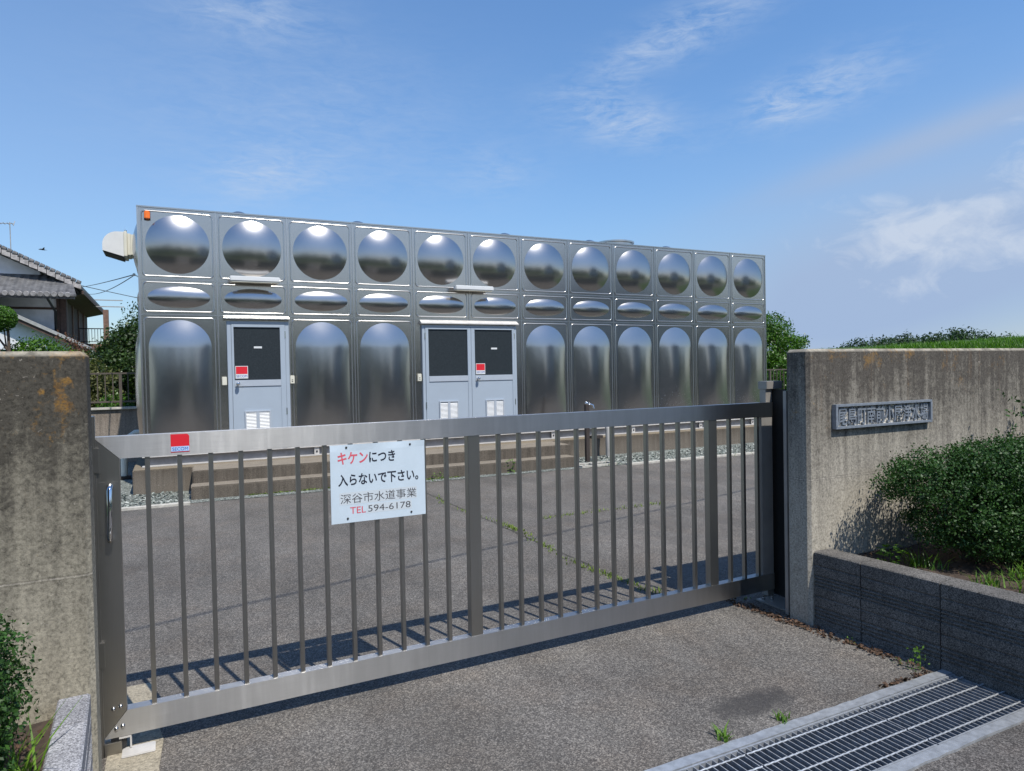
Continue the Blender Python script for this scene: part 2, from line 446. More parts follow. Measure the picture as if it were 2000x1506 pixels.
def leafmat(name, lo, hi, rough=0.42, trans=0.3, spec=0.4):
    m, t, b, P, g = mat(name)
    rnd = g.outputs['Random Per Island']
    n = t.noise(P, 3.5, 3, 0.6)
    f = t.math('ADD', t.math('MULTIPLY', rnd, 0.7), t.math('MULTIPLY', t.math('SUBTRACT', n, 0.35), 0.9))
    c = t.ramp(f, [(0.0, lo), (0.85, hi), (1.0, tuple(min(1, v * 1.5) for v in hi))])
    setb(t, b, col=c, rough=rough, spec=spec)
    tr = t.node('ShaderNodeBsdfTranslucent')
    t.put(tr, 0, t.mix(1.0, c, (1.3, 1.5, 0.6, 1), 'MULTIPLY'))
    mx = t.node('ShaderNodeMixShader')
    mx.inputs[0].default_value = trans
    t.l.new(b.outputs[0], mx.inputs[1]); t.l.new(tr.outputs[0], mx.inputs[2])
    t.l.new(mx.outputs[0], t.n['Material Output'].inputs[0])
    return m


M['boxleaf'] = leafmat('small_dark_green_leaf', (0.008, 0.026, 0.006), (0.042, 0.105, 0.020), rough=.5, trans=.18, spec=.3)
M['darkleaf'] = leafmat('glossy_dark_leaf', (0.012, 0.028, 0.007), (0.055, 0.10, 0.022), rough=0.42)
M['greenleaf'] = leafmat('bright_green_leaf', (0.022, 0.065, 0.006), (0.085, 0.19, 0.018))
M['farleaf'] = leafmat('far_wood_leaf', (0.014, 0.032, 0.018), (0.04, 0.08, 0.035), rough=0.6)
M['brownleaf'] = leafmat('reddish_brown_leaf', (0.06, 0.028, 0.018), (0.17, 0.075, 0.045))
M['grass'] = leafmat('grass_blade', (0.03, 0.085, 0.006), (0.11, 0.23, 0.02), rough=0.5, trans=0.35)
M['weed'] = leafmat('weed_leaf', (0.04, 0.10, 0.01), (0.14, 0.26, 0.03), trans=0.35)
M['moss'] = leafmat('moss_tuft', (0.07, 0.11, 0.015), (0.20, 0.27, 0.05), rough=0.8, trans=0.2)
M['deadleaf'] = leafmat('dry_leaf', (0.022, 0.013, 0.009), (0.13, 0.075, 0.045), rough=0.8, trans=0.1)
M['bark'] = plain('bark', (0.085, 0.062, 0.045), 0.95, var=0.4, nscale=25, bump=0.6)
M['stem'] = plain('bush_stem', (0.06, 0.045, 0.03), 0.9, var=0.3)

# house
m, t, b, P, g = mat('grey_roof_tile')
x, y, z = t.sep(P)
wv = t.math('SINE', t.math('MULTIPLY', x, 24.0))
n = t.noise(P, 4, 6, 0.7)
c = t.ramp(n, [(0.3, (0.042, 0.042, 0.044)), (0.7, (0.155, 0.155, 0.158))])
setb(t, b, col=c, rough=0.7, normal=t.bump(wv, 0.6, 0.04))
M['tile'] = m
M['tileend'] = plain('pale_tile_edge', (0.33, 0.31, 0.30), 0.7, var=0.4, nscale=7)
M['stucco'] = plain('white_stucco', (0.62, 0.63, 0.65), 0.9, var=0.14, nscale=2.5)
M['stuccoold'] = plain('grey_stained_stucco', (0.58, 0.59, 0.61), 0.9, var=0.22, nscale=1.5)
M['darkwood'] = plain('dark_brown_timber', (0.07, 0.042, 0.032), 0.8, var=0.3)
M['redwood'] = plain('weathered_red_timber', (0.17, 0.10, 0.075), 0.8, var=0.3)
M['greytrim'] = plain('grey_trim', (0.30, 0.30, 0.29), 0.7, var=0.2)
M['hillgreen'] = M['grassland']


# ------------------------------------------------------------------ geometry helpers
class MB:
    """collects boxes, tubes and prisms that become one mesh object"""
    def __init__(s):
        s.v = []; s.f = []; s.sm = []; s.mi = []; s.cur = 0

    def addv(s, vs, fs, smooth=False):
        o = len(s.v)
        s.v += [tuple(v) for v in vs]
        for f in fs:
            s.f.append([i + o for i in f]); s.sm.append(smooth); s.mi.append(s.cur)
        return s

    def box(s, x0, x1, y0, y1, z0, z1, bev=0.0):
        x0, x1 = min(x0, x1), max(x0, x1); y0, y1 = min(y0, y1), max(y0, y1); z0, z1 = min(z0, z1), max(z0, z1)
        if bev <= 0:
            vs = [(x, y, z) for z in (z0, z1) for y in (y0, y1) for x in (x0, x1)]
            return s.addv(vs, [(0, 2, 3, 1), (4, 5, 7, 6), (0, 1, 5, 4), (2, 6, 7, 3), (0, 4, 6, 2), (1, 3, 7, 5)])
        bm = bmesh.new()
        bmesh.ops.create_cube(bm, size=1)
        for v in bm.verts:
            v.co = Vector(((x0 + x1) / 2 + v.co.x * (x1 - x0), (y0 + y1) / 2 + v.co.y * (y1 - y0), (z0 + z1) / 2 + v.co.z * (z1 - z0)))
        bmesh.ops.bevel(bm, geom=list(bm.edges), offset=bev, segments=2, affect='EDGES')
        s.addbm(bm)
        return s

    def addbm(s, bm, smooth=False):
        bm.verts.index_update()
        s.addv([v.co[:] for v in bm.verts], [[v.index for v in f.verts] for f in bm.faces], smooth)
        bm.free()

    def prism(s, poly, y0, y1):
        """poly of (x, z) extruded from y0 to y1"""
        n = len(poly)
        vs = [(x, y0, z) for x, z in poly] + [(x, y1, z) for x, z in poly]
        fs = [list(range(n)), list(range(2 * n - 1, n - 1, -1))] + [(i, n + i, n + (i + 1) % n, (i + 1) % n) for i in range(n)]
        return s.addv(vs, fs)

    def prismz(s, poly, z0, z1):
        n = len(poly)
        vs = [(x, y, z0) for x, y in poly] + [(x, y, z1) for x, y in poly]
        fs = [list(range(n - 1, -1, -1)), list(range(n, 2 * n))] + [(i, (i + 1) % n, n + (i + 1) % n, n + i) for i in range(n)]
        return s.addv(vs, fs)

    def tube(s, pts, r, n=8, closed=False, caps=True, smooth=True):
        pts = [Vector(p) for p in pts]
        rs = r if isinstance(r, (list, tuple)) else [r] * len(pts)
        m_ = len(pts)
        vs = []
        prev = None
        for i, p in enumerate(pts):
            a = pts[i - 1] if (i > 0 or closed) else p
            b_ = pts[(i + 1) % m_] if (i < m_ - 1 or closed) else p
            d = (b_ - a).normalized()
            if prev is None:
                ref = Vector((0, 0, 1)) if abs(d.z) < 0.9 else Vector((1, 0, 0))
                u = d.cross(ref).normalized()
            else:
                u = (prev - d * prev.dot(d)).normalized()
            prev = u
            v = d.cross(u)
            for k in range(n):
                t_ = 2 * PI * k / n
                vs.append(p + (u * math.cos(t_) + v * math.sin(t_)) * rs[i])
        fs = []
        rng = m_ if closed else m_ - 1
        for i in range(rng):
            j = (i + 1) % m_
            for k in range(n):
                fs.append((i * n + k, i * n + (k + 1) % n, j * n + (k + 1) % n, j * n + k))
        s.addv(vs, fs, smooth)
        if caps and not closed:
            s.addv(vs[:n], [list(range(n - 1, -1, -1))]); s.addv(vs[-n:], [list(range(n))])
        return s

    def quad(s, a, b, c, d):
        return s.addv([a, b, c, d], [(0, 1, 2, 3)])

    def sphere(s, c, r, seg=12, rings=8, sz=1.0):
        bm = bmesh.new()
        bmesh.ops.create_uvsphere(bm, u_segments=seg, v_segments=rings, radius=r)
        for v in bm.verts:
            v.co = Vector((c[0] + v.co.x, c[1] + v.co.y, c[2] + v.co.z * sz))
        s.addbm(bm, True)
        return s

    def mesh(s, name, mats, off=(0, 0, 0)):
        me = bpy.data.meshes.new(name)
        o = Vector(off)
        me.from_pydata([(v[0] - o.x, v[1] - o.y, v[2] - o.z) for v in s.v], [], s.f)
        for m_ in (mats if isinstance(mats, (list, tuple)) else [mats]):
            me.materials.append(m_)
        me.polygons.foreach_set('use_smooth', s.sm)
        me.polygons.foreach_set('material_index', s.mi)
        me.update()
        return me


def tag(o, label=None, cat=None, group=None, kind=None):
    if label: o['label'] = label
    if cat: o['category'] = cat
    if group: o['group'] = group
    if kind: o['kind'] = kind
    return o


def thing(name, label, cat, loc=(0, 0, 0), rz=0.0, group=None):
    o = bpy.data.objects.new(name, None)
    o.empty_display_size = 0.1
    COL.objects.link(o)
    o.location = loc
    o.rotation_euler = (0, 0, rz)
    return tag(o, label, cat, group)


def base_of(o):
    """world position a child's local coordinates start from (things are never scaled)"""
    p = Vector((0, 0, 0))
    while o is not None:
        p += Vector(o.location); o = o.parent
    return p


def part(name, mb, mats, parent, local=False, label=None):
    """one mesh part; coordinates are world coordinates unless local"""
    me = mb.mesh(name, mats, (0, 0, 0) if local else base_of(parent))
    o = bpy.data.objects.new(name, me)
    COL.objects.link(o)
    o.parent = parent
    if label: o['label'] = label
    return o


def solo(name, mb, mats, label=None, cat=None, group=None, kind=None, loc=None):
    loc = loc or (0, 0, 0)
    o = bpy.data.objects.new(name, mb.mesh(name, mats, loc))
    COL.objects.link(o)
    o.location = loc
    return tag(o, label, cat, group, kind)


def rounded_rect(x0, x1, z0, z1, r, n=6):
    pts = []
    for cx, cz, a0 in ((x1 - r, z1 - r, 0), (x0 + r, z1 - r, 90), (x0 + r, z0 + r, 180), (x1 - r, z0 + r, 270)):
        for k in range(n + 1):
            a = R(a0 + 90 * k / n)
            pts.append((cx + r * math.cos(a), cz + r * math.sin(a)))
    return pts


def text_mesh(txt, x0, x1, z0, z1, bold=0.0, depth=0.0, font_space=1.0):
    """lettering fitted to a rectangle; lies in the XZ plane facing -Y at y = 0"""
    cu = bpy.data.curves.new('lettering', 'FONT')
    cu.body = txt
    cu.size = 1.0
    cu.offset = bold
    cu.extrude = depth
    cu.space_character = font_space
    cu.resolution_u = 3
    ob = bpy.data.objects.new('lettering_curve', cu)
    COL.objects.link(ob)
    dg = bpy.context.evaluated_depsgraph_get()
    me = bpy.data.meshes.new_from_object(ob.evaluated_get(dg))
    bpy.data.objects.remove(ob)
    vs = [v.co.copy() for v in me.vertices]
    fs = [list(p.vertices) for p in me.polygons]
    xs = [v.x for v in vs]; ys = [v.y for v in vs]
    ax, bx, ay, by = min(xs), max(xs), min(ys), max(ys)
    mb = MB()
    mb.addv([(x0 + (v.x - ax) / (bx - ax) * (x1 - x0), -v.z, z0 + (v.y - ay) / (by - ay) * (z1 - z0)) for v in vs], fs)
    bpy.data.meshes.remove(me)
    return mb


def shift(mb, dx=0, dy=0, dz=0):
    mb.v = [(a + dx, b_ + dy, c_ + dz) for a, b_, c_ in mb.v]
    return mb


# ------------------------------------------------------------------ foliage helpers (numpy)
def raw_mesh(name, verts, faces_n, nper, matl):
    me = bpy.data.meshes.new(name)
    nv = len(verts)
    me.vertices.add(nv)
    me.vertices.foreach_set('co', np.ascontiguousarray(verts, dtype=np.float32).ravel())
    nf = faces_n
    me.loops.add(nf * nper)
    me.loops.foreach_set('vertex_index', np.arange(nf * nper, dtype=np.int32))
    me.polygons.add(nf)
    me.polygons.foreach_set('loop_start', np.arange(0, nf * nper, nper, dtype=np.int32))
    me.polygons.foreach_set('loop_total', np.full(nf, nper, dtype=np.int32))
    me.materials.append(matl)
    me.update(calc_edges=True)
    me.validate()
    return me


def unit(a):
    return a / np.maximum(np.linalg.norm(a, axis=1, keepdims=True), 1e-9)


def leaf_verts(P, N, size, rng, aspect=0.55):
    """rhombus leaves at P facing roughly N"""
    n = len(P)
    N = unit(N)
    a = unit(np.cross(N, rng.normal(size=(n, 3))))
    b_ = np.cross(N, a)
    s = size * rng.uniform(0.6, 1.25, (n, 1))
    V = np.empty((n, 4, 3))
    V[:, 0] = P - a * s * 0.5
    V[:, 1] = P - b_ * s * aspect * 0.5 + N * s * 0.10
    V[:, 2] = P + a * s * 0.5
    V[:, 3] = P + b_ * s * aspect * 0.5 + N * s * 0.10
    return V.reshape(-1, 3)


def crown_points(blobs, n, rng, shell=0.45, lump=0.22, lumps=26, clump=0.0, csize=0.06):
    """points in a union of ellipsoids with lumpy outlines"""
    vol = np.array([b_[3] * b_[4] * b_[5] for b_ in blobs]) ** 0.72
    cnt = (vol / vol.sum() * n).astype(int) + 1
    PP = []; NN = []
    for b_, c_ in zip(blobs, cnt):
        c0 = np.array(b_[:3]); r0 = np.array(b_[3:6])
        d = unit(rng.normal(size=(c_, 3)))
        ld = unit(rng.normal(size=(lumps, 3)))
        la = rng.uniform(-lump, lump, lumps)
        dots = d @ ld.T
        f = 1 + (np.exp((dots - 1) * 9) * la).sum(1)
        rad = 1 - shell * rng.random(c_) ** 1.6
        PP.append(c0 + d * r0 * (rad * f)[:, None])
        NN.append(unit(d / r0))
    PP = np.concatenate(PP); NN = np.concatenate(NN)
    if clump:
        K = max(8, int(len(PP) / clump))
        ci = rng.integers(0, len(PP), K)
        pick = ci[rng.integers(0, K, len(PP))]
        loose = rng.random(len(PP)) < 0.3
        o = rng.normal(size=PP.shape) * csize * np.array([1, 1, .75])
        P2 = PP[pick] + o
        N2 = unit(NN[pick] * .7 + unit(o) * .8)
        PP = np.where(loose[:, None], PP, P2); NN = np.where(loose[:, None], NN, N2)
    return PP, NN


def foliage_mesh(name, blobs, n, size, seed, matl, shell=0.45, lump=0.22, off=(0, 0, 0), aspect=0.55, upb=0.35, rand=0.9, floor=None, tips=(), clump=70):
    rng = np.random.default_rng(seed)
    P, N = crown_points(blobs, n, rng, shell, lump, clump=clump, csize=size * (1.5 if size < .03 else 1.25))
    if floor is not None:
        k = P[:, 2] > floor
        P, N = P[k], N[k]
    N = unit(N + rng.normal(size=N.shape) * rand + np.array([0, 0, upb]))
    V = leaf_verts(P, N, size, rng, aspect) - np.array(off)
    if len(tips):
        V = np.concatenate([V, sprig_verts(tips, size, seed + 5, off)])
    return raw_mesh(name, V, len(V) // 4, 4, matl)


def sprig_verts(tips, size, seed, off=(0, 0, 0), per=30):
    """leafy shoots: each tip is (start, end)"""
    rng = np.random.default_rng(seed)
    P = []; N = []
    for a, b_ in tips:
        a = np.array(a); b_ = np.array(b_)
        t_ = rng.random(per)[:, None]
        P.append(a + (b_ - a) * t_ + rng.normal(size=(per, 3)) * size * 0.45)
        N.append(rng.normal(size=(per, 3)) + np.array([0, -.2, .6]))
    P = np.concatenate(P); N = np.concatenate(N)
    return leaf_verts(P, N, size, rng, 0.5) - np.array(off)


def blades_mesh(name, P, h, wd, seed, matl, off=(0, 0, 0), lean=0.35):
    """grass blades: two stacked quads-as-triangles bending over"""
    rng = np.random.default_rng(seed)
    n = len(P)
    P = np.asarray(P, float)
    a = rng.uniform(0, 2 * np.pi, n)
    sd = np.stack([np.cos(a), np.sin(a), np.zeros(n)], 1)
    ln = np.stack([-np.sin(a), np.cos(a), np.zeros(n)], 1)
    hh = h * rng.uniform(0.45, 1.2, (n, 1))
    L = lean * rng.uniform(0.2, 1.6, (n, 1)) * hh
    z = np.array([0, 0, 1.0])
    w0 = sd * wd * 0.5
    p0 = P; p1 = P + z * hh * 0.6 + ln * L * 0.35; p2 = P + z * hh + ln * L
    V = np.empty((n, 2, 4, 3))
    V[:, 0, 0] = p0 - w0; V[:, 0, 1] = p0 + w0; V[:, 0, 2] = p1 + w0 * 0.8; V[:, 0, 3] = p1 - w0 * 0.8
    V[:, 1, 0] = p1 - w0 * 0.8; V[:, 1, 1] = p1 + w0 * 0.8; V[:, 1, 2] = p2 + w0 * 0.08; V[:, 1, 3] = p2 - w0 * 0.08
    return raw_mesh(name, V.reshape(-1, 3) - np.array(off), n * 2, 4, matl)


def link_mesh(name, me, parent=None, loc=(0, 0, 0)):
    o = bpy.data.objects.new(name, me)
    COL.objects.link(o)
    if parent is not None:
        o.parent = parent
    else:
        o.location = loc
    return o


# ================================================================== GROUND
mb = MB()
X = [-900, -0.2, 3.60, 900]; Y = [-900, 1.73, 2.105, 900]
for i in range(3):
    for j in range(3):
        if i == 1 and j == 1:
            continue
        mb.quad((X[i], Y[j], -.012), (X[i + 1], Y[j], -.012), (X[i + 1], Y[j + 1], -.012), (X[i], Y[j + 1], -.012))
solo('ground', mb, M['grassland'], kind='structure')
mb = MB(); mb.quad((-6, 2.155, 0), (16, 2.155, 0), (16, 9.9, 0), (-6, 9.9, 0))
solo('asphalt_yard', mb, M['asphalt'], kind='structure')
mb = MB(); mb.quad((-60, -7, -.004), (60, -7, -.004), (60, 1.68, -.004), (-60, 1.68, -.004))
solo('road', mb, M['road'], kind='structure')
mb = MB()
rr = random.Random(4)
poly = [(-.27, 2.2), (-.07, 2.2), (-.05, 2.75), (-.075, 3.1), (-.06, 3.34), (-.10, 3.62), (-.12, 4.0), (-.27, 4.0)]
mb.prismz(poly, 0.001, 0.005)
solo('concrete_apron', mb, M['apron'], kind='structure')
mb = MB(); mb.box(-.2, 3.60, 1.73, 1.735, -.4, -.012); mb.box(-.2, 3.60, 2.10, 2.105, -.4, -.012); mb.quad((-.2, 1.73, -.4), (3.60, 1.73, -.4), (3.60, 2.105, -.4), (-.2, 2.105, -.4))
mb.box(3.595, 3.60, 1.735, 2.10, -.4, -.012); mb.box(-.2, -.195, 1.735, 2.10, -.4, -.012)
solo('drain_channel', mb, M['pit'], kind='structure')

# pale edging strips of the channel
for nm, y0, y1, lb in (('a', 2.105, 2.155, 'pale metal edging strip on the gate side of the drain grating'), ('b', 1.68, 1.73, 'pale metal edging strip on the road side of the drain grating')):
    mb = MB()
    n = 60
    r_ = random.Random(7 + len(nm))
    for k in range(n):
        xa = -.2 + 3.78 * k / n; xb = -.2 + 3.66 * (k + 1) / n
    outer = [(-.2 + 3.78 * k / n, (y1 if nm == 'a' else y0) + r_.uniform(-.004, .004)) for k in range(n + 1)]
    inner = y0 if nm == 'a' else y1
    pl = outer + [(3.58, inner), (-.2, inner)]
    if nm == 'a':
        pl = pl[::-1]
    mb.prismz(pl, -.03, 0.007)
    solo('channel_edging', mb, M['galv'], lb, 'edging', 'edging strips of the drain channel')

# drain gratings
def make_grating():
    g_ = thing('drain_grating', 'x', 'grating', (0, 0, 0), 0, 'steel gratings over the drain channel')
    L = 0.735
    mb = MB()
    mb.box(0, L, 0, .008, -.028, .002); mb.box(0, L, .357, .365, -.028, .002)
    part('frame', mb, M['galv'], g_, True)
    mb = MB()
    for k in range(23):
        x_ = .004 + k * (L - .008) / 22
        mb.box(x_ - .0021, x_ + .0021, .008, .357, -.026, .0)
    part('bearing_bars', mb, M['galvdark'], g_, True)
    for yy in (.045, .137, .229, .321):
        mb = MB()
        pts = [(L * k / 60, yy, .001 + .0012 * math.sin(k * 2.1)) for k in range(61)]
        mb.tube(pts, .0042, 6)
        part('cross_rod', mb, M['galv'], g_, True)
    return g_


def copy_tree(o, parent=None):
    c_ = o.copy(); COL.objects.link(c_)
    if parent is not None:
        c_.parent = parent
    for ch in list(o.children):
        copy_tree(ch, c_)
    return c_


gr0 = make_grating()
for k, (x0, lb) in enumerate(((2.80, 'steel drain grating at the foot of the ribbed block planter'), (2.055, 'steel drain grating beside the damp dark patch on the driveway'),
                              (1.31, 'steel drain grating cut off by the bottom edge of the photo'))):
    g_ = gr0 if k == 0 else copy_tree(gr0)
    g_.location = (x0, 1.735, 0.002)
    g_['label'] = lb

# gravel strip and pale kerb along the tank
mb = MB(); mb.quad((-4, 9.62, .006), (14, 9.18, .006), (14, 15, .006), (-4, 15, .006))
solo('gravel_bed', mb, M['gravel'], kind='structure')
rng = np.random.default_rng(3)
n = 5200
px = rng.uniform(-1.2, 12.5, n); py = 9.66 - (px + 4) * .0245 + rng.random(n) * 1.0
keep = ~((px > .15) & (px < 6.05))
px, py = px[keep], py[keep]
P = np.stack([px, py, np.full(len(px), .018)], 1)
N = rng.normal(size=P.shape) * .5 + np.array([0, 0, 1.0])
me = raw_mesh('gravel', leaf_verts(P, N, .042, rng, .8), len(P), 4, M['stone'])
m2, t2, b2, P2, g2 = mat('gravel_stone_mix')
setb(t2, b2, col=t2.ramp(g2.outputs['Random Per Island'], [(0, (.075, .088, .078)), (.5, (.20, .225, .20)), (1, (.42, .43, .385))]), rough=.9)
me.materials[0] = m2
tag(link_mesh('gravel', me), kind='stuff')
mb = MB()
for xa, xb in ((-4, .20), (6.75, 14)):
    f_ = lambda q: 9.62 - (q + 4) * .0245
    mb.prismz([(xa, f_(xa) - .10), (xb, f_(xb) - .10), (xb, f_(xb)), (xa, f_(xa))], -.05, .028)
solo('kerb', mb, M['kerb'], kind='structure')

# ================================================================== TANK
TX, TY, TT = -0.331, 10.957, 3.985
tank = thing('water_tank', 'long stainless steel water tank building with rows of bulging domed panels', 'water tank', (TX + 6, TY + 3, .334))


def cap_profile(t_, D):
    """domed height at t_ in 0..1 (0 centre, 1 rim): circular arc"""
    a = 1.0
    Rr = (a * a + D * D) / (2 * D)
    return math.sqrt(max(Rr * Rr - (a * t_) ** 2, 0)) - (Rr - D)


def panel_mesh(name, h, kind):
    """one pressed panel 1 m wide, h tall, lower left corner at the origin, facing -Y"""
    mb = MB()
    mb.cur = 0
    mb.quad((.0, 0, 0), (1, 0, 0), (1, 0, h), (0, 0, h))
    # raised bead
    mb.cur = 2
    pts = [(x, -.001, z) for x, z in rounded_rect(.045, .955, .045, h - .045, .05, 6)]
    mb.tube(pts, .0095, 8, closed=True)
    mb.cur = 1
    nt, na = 20, 72
    if kind == 'round':
        cx, cz, rx, rz, D_ = .5, .5, .415, .415, .092
        S_ = lambda a: (cx, cz); O_ = lambda a: (cx + rx * math.cos(a), cz + rz * math.sin(a)); sc = .415
        bow = lambda z: 1.0
    elif kind == 'lens':
        cx, cz, rx, rz, D_ = .5, .25, .405, .155, .048
        S_ = lambda a: (cx, cz); O_ = lambda a: (cx + rx * math.cos(a), cz + rz * math.sin(a)); sc = 1
        bow = lambda z: 1.0
    else:
        cx, r_ = .5, .41
        zt, zb = h - .075 - r_, .075 + r_ * 0.35
        def S_(a):
            return (cx, zt if math.sin(a) >= 0 else zb)
        def O_(a):
            k = math.sin(a)
            return (cx + r_ * math.cos(a), (zt + r_ * k) if k >= 0 else (zb + r_ * 0.35 * k))
        D_ = .105
        zm = h * 0.52
        bow = lambda z: 1.0 - .58 * ((z - zm) / (h * .5)) ** 2
    vs = []; fs = []
    angs = [2 * PI * k / na for k in range(na)]
    if kind == 'arch':
        # subdivide the straight sides: outline as explicit list with matching skeleton points
        outl = []
        m1 = 28; m2 = 26
        for k in range(m1 + 1):
            a = PI * k / m1
            outl.append((O_(a), (cx, zt)))
        for k in range(1, m2):
            z = zt + (zb - zt) * k / m2
            outl.append(((cx - r_, z), (cx, z)))
        for k in range(m1 + 1):
            a = PI + PI * k / m1
            outl.append(((cx + r_ * math.cos(a), zb + r_ * .35 * math.sin(a)), (cx, zb)))
        for k in range(1, m2):
            z = zb + (zt - zb) * k / m2
            outl.append(((cx + r_, z), (cx, z)))
    else:
        outl = [(O_(a), S_(a)) for a in angs]
    na = len(outl)
    for i in range(nt + 1):
        t_ = i / nt
        for (ox, oz), (sx, sz) in outl:
            x = sx + (ox - sx) * t_; z = sz + (oz - sz) * t_
            hgt = cap_profile(t_, D_ / .41 if kind != 'lens' else .42) * (.41 if kind != 'lens' else D_ / .42)
            vs.append((x, -.0015 - hgt * bow(z), z))
    for i in range(nt):
        for k in range(na):
            fs.append((i * na + k, i * na + (k + 1) % na, (i + 1) * na + (k + 1) % na, (i + 1) * na + k))
    mb.addv(vs, fs, True)
    me = mb.mesh(name, [M['plate'], M['dome'], M['seam']])
    bm = bmesh.new(); bm.from_mesh(me)
    dome = [v for v in bm.verts if any(f.material_index == 1 for f in v.link_faces)]
    bmesh.ops.remove_doubles(bm, verts=dome, dist=1e-5)
    bmesh.ops.recalc_face_normals(bm, faces=[f for f in bm.faces if f.material_index == 1])
    for f in bm.faces:
        if f.material_index == 1 and f.normal.y > 0:
            f.normal_flip()
    bm.to_mesh(me); bm.free()
    return me


pm = {'round': panel_mesh('wall_panel', 1.0, 'round'), 'lens': panel_mesh('wall_panel', .5, 'lens'), 'arch': panel_mesh('wall_panel', 2.0, 'arch')}
tb = Vector(tank.location)


def place_panel(me, name, p, rz=0.0, rx=0.0):
    o = bpy.data.objects.new(name, me)
    COL.objects.link(o)
    o.parent = tank
    o.location = Vector(p) - tb
    o.rotation_euler = (rx, 0, rz)
    return o


DEPTH = 6
plain_cols = (1, 4, 5)
for k in range(12):
    place_panel(pm['round'], 'wall_panel', (TX + k, TY, TT - 1))
    place_panel(pm['lens'], 'wall_panel', (TX + k, TY, TT - 1.5))
    if k not in plain_cols:
        place_panel(pm['arch'], 'wall_panel', (TX + k, TY, TT - 3.5))
for k in range(DEPTH):      # left side, facing -X
    for kd, dz in (('round', 1), ('lens', 1.5), ('arch', 3.5)):
        place_panel(pm[kd], 'wall_panel', (TX, TY + k + 1, TT - dz), rz=-PI / 2)
for x in (1.04, 2.90, 5.64, 7.50, 9.40):
    mb = MB(); mb.sphere((x, TY + .55, TT + .03), .17, 20, 10, .8); mb.tube([(x, TY + .55, TT - .02), (x, TY + .55, TT + .04)], .18, 20)
    part('roof_cap', mb, M['seam'], tank)
for xa, xb in ((1, 2), (4, 6)):
    mb = MB(); mb.quad((TX + xa, TY, .485), (TX + xb, TY, .485), (TX + xb, TY, TT - 1.5), (TX + xa, TY, TT - 1.5))
    part('flat_panel', mb, M['plate'], tank)
mb = MB()
mb.box(TX + .02, TX + 12, TY + .02, TY + DEPTH - .02, .49, TT + .004)
part('shell', mb, M['plate'], tank)
# seams and rim
mb = MB()
for k in range(13):
    x = TX + k
    w_ = .008 if 0 < k < 12 else .012
    mb.box(x - w_, x + w_, TY - .011, TY + .002, .485, TT, .003)
part('vertical_seams', mb, M['seam'], tank)
mb = MB()
for z in (TT - 1, TT - 1.5):
    for k in range(12):
        mb.box(TX + k + .012, TX + k + .988, TY - .006, TY + .002, z - .006, z + .006)
part('horizontal_seams', mb, M['seam'], tank)
mb = MB()
mb.box(TX - .014, TX + 12.014, TY - .016, TY + .05, TT - .002, TT + .022, .004)
mb.box(TX - .014, TX + .03, TY + .052, TY + DEPTH, TT - .002, TT + .022, .004)
part('roof_rim', mb, M['plate'], tank)
# base channel with flange and bracket tabs
mb = MB()
mb.box(TX, TX + 12, TY + .03, TY + .05, .35, .484)
mb.box(TX, TX + .02, TY + .05, TY + DEPTH, .35, .484)
part('base_channel', mb, M['channel'], tank)
mb = MB()
mb.box(TX - .03, TX + 12.02, TY - .045, TY + .03, .336, .35)
mb.box(TX - .03, TX + 12.02, TY - .045, TY + .03, .470, .483)
part('channel_flange', mb, M['flange'], tank)
for x in (2.0, 2.9, 6.25, 8.05, 9.75, 11.2):
    mb = MB()
    mb.box(x, x + .075, TY - .02, TY - .008, .352, .47)
    mb.cur = 1
    mb.tube([(x + .038, TY - .03, .40), (x + .038, TY - .019, .40)], .014, 8)
    part('bracket_tab', mb, [M['flange'], M['black']], tank)
# roof hatch
mb = MB()
pts = []
mb.tube([(8.25, TY + .75, TT + .02), (8.25, TY + .75, TT + .16)], .36, 28)
mb.tube([(8.25, TY + .75, TT + .161), (8.25, TY + .75, TT + .19)], .40, 28)
part('roof_hatch', mb, M['seam'], tank)


def louver(x0, x1, z0, z1, y, parent):
    mb = MB()
    f_ = .018
    mb.box(x0, x1, y - .02, y, z1 - f_, z1); mb.box(x0, x1, y - .02, y, z0, z0 + f_)
    mb.box(x0, x0 + f_, y - .02, y, z0 + f_, z1 - f_); mb.box(x1 - f_, x1, y - .02, y, z0 + f_, z1 - f_)
    xm = (x0 + x1) / 2
    mb.box(xm - .022, xm + .022, y - .018, y, z0 + f_, z1 - f_)
    mb.cur = 1
    for a, b_ in ((x0 + f_, xm - .022), (xm + .022, x1 - f_)):
        z = z0 + f_ + .003
        while z < z1 - f_ - .01:
            mb.addv([(a, y - .016, z), (b_, y - .016, z), (b_, y - .003, z + .018), (a, y - .003, z + .018)], [(0, 1, 2, 3)])
            mb.addv([(a, y - .016, z), (b_, y - .016, z), (b_, y - .012, z - .002), (a, y - .012, z - .002)], [(0, 3, 2, 1)])
            z += .021
    mb.cur = 0
    return part('louver', mb, [M['doorrail'], M['white']], parent)


def sticker(x, z, w_, h_, y, parent):
    mb = MB()
    mb.box(x, x + w_, y - .0012, y, z, z + h_)
    mb.cur = 1
    mb.box(x + .008, x + w_ - .008, y - .0022, y - .0012, z + h_ * .36, z + h_ - .008)
    st = part('sticker', mb, [M['white'], M['red']], parent)
    return st, text_sub('SECOM', x + .012, x + w_ - .012, z + h_ * .09, z + h_ * .28, y - .0026, M['blue'], parent, 0)


def text_sub(txt, x0, x1, z0, z1, y, matl, parent, bold=0.0):
    return part('lettering', shift(text_mesh(txt, x0, x1, z0, z1, bold), 0, y, 0), matl, parent)


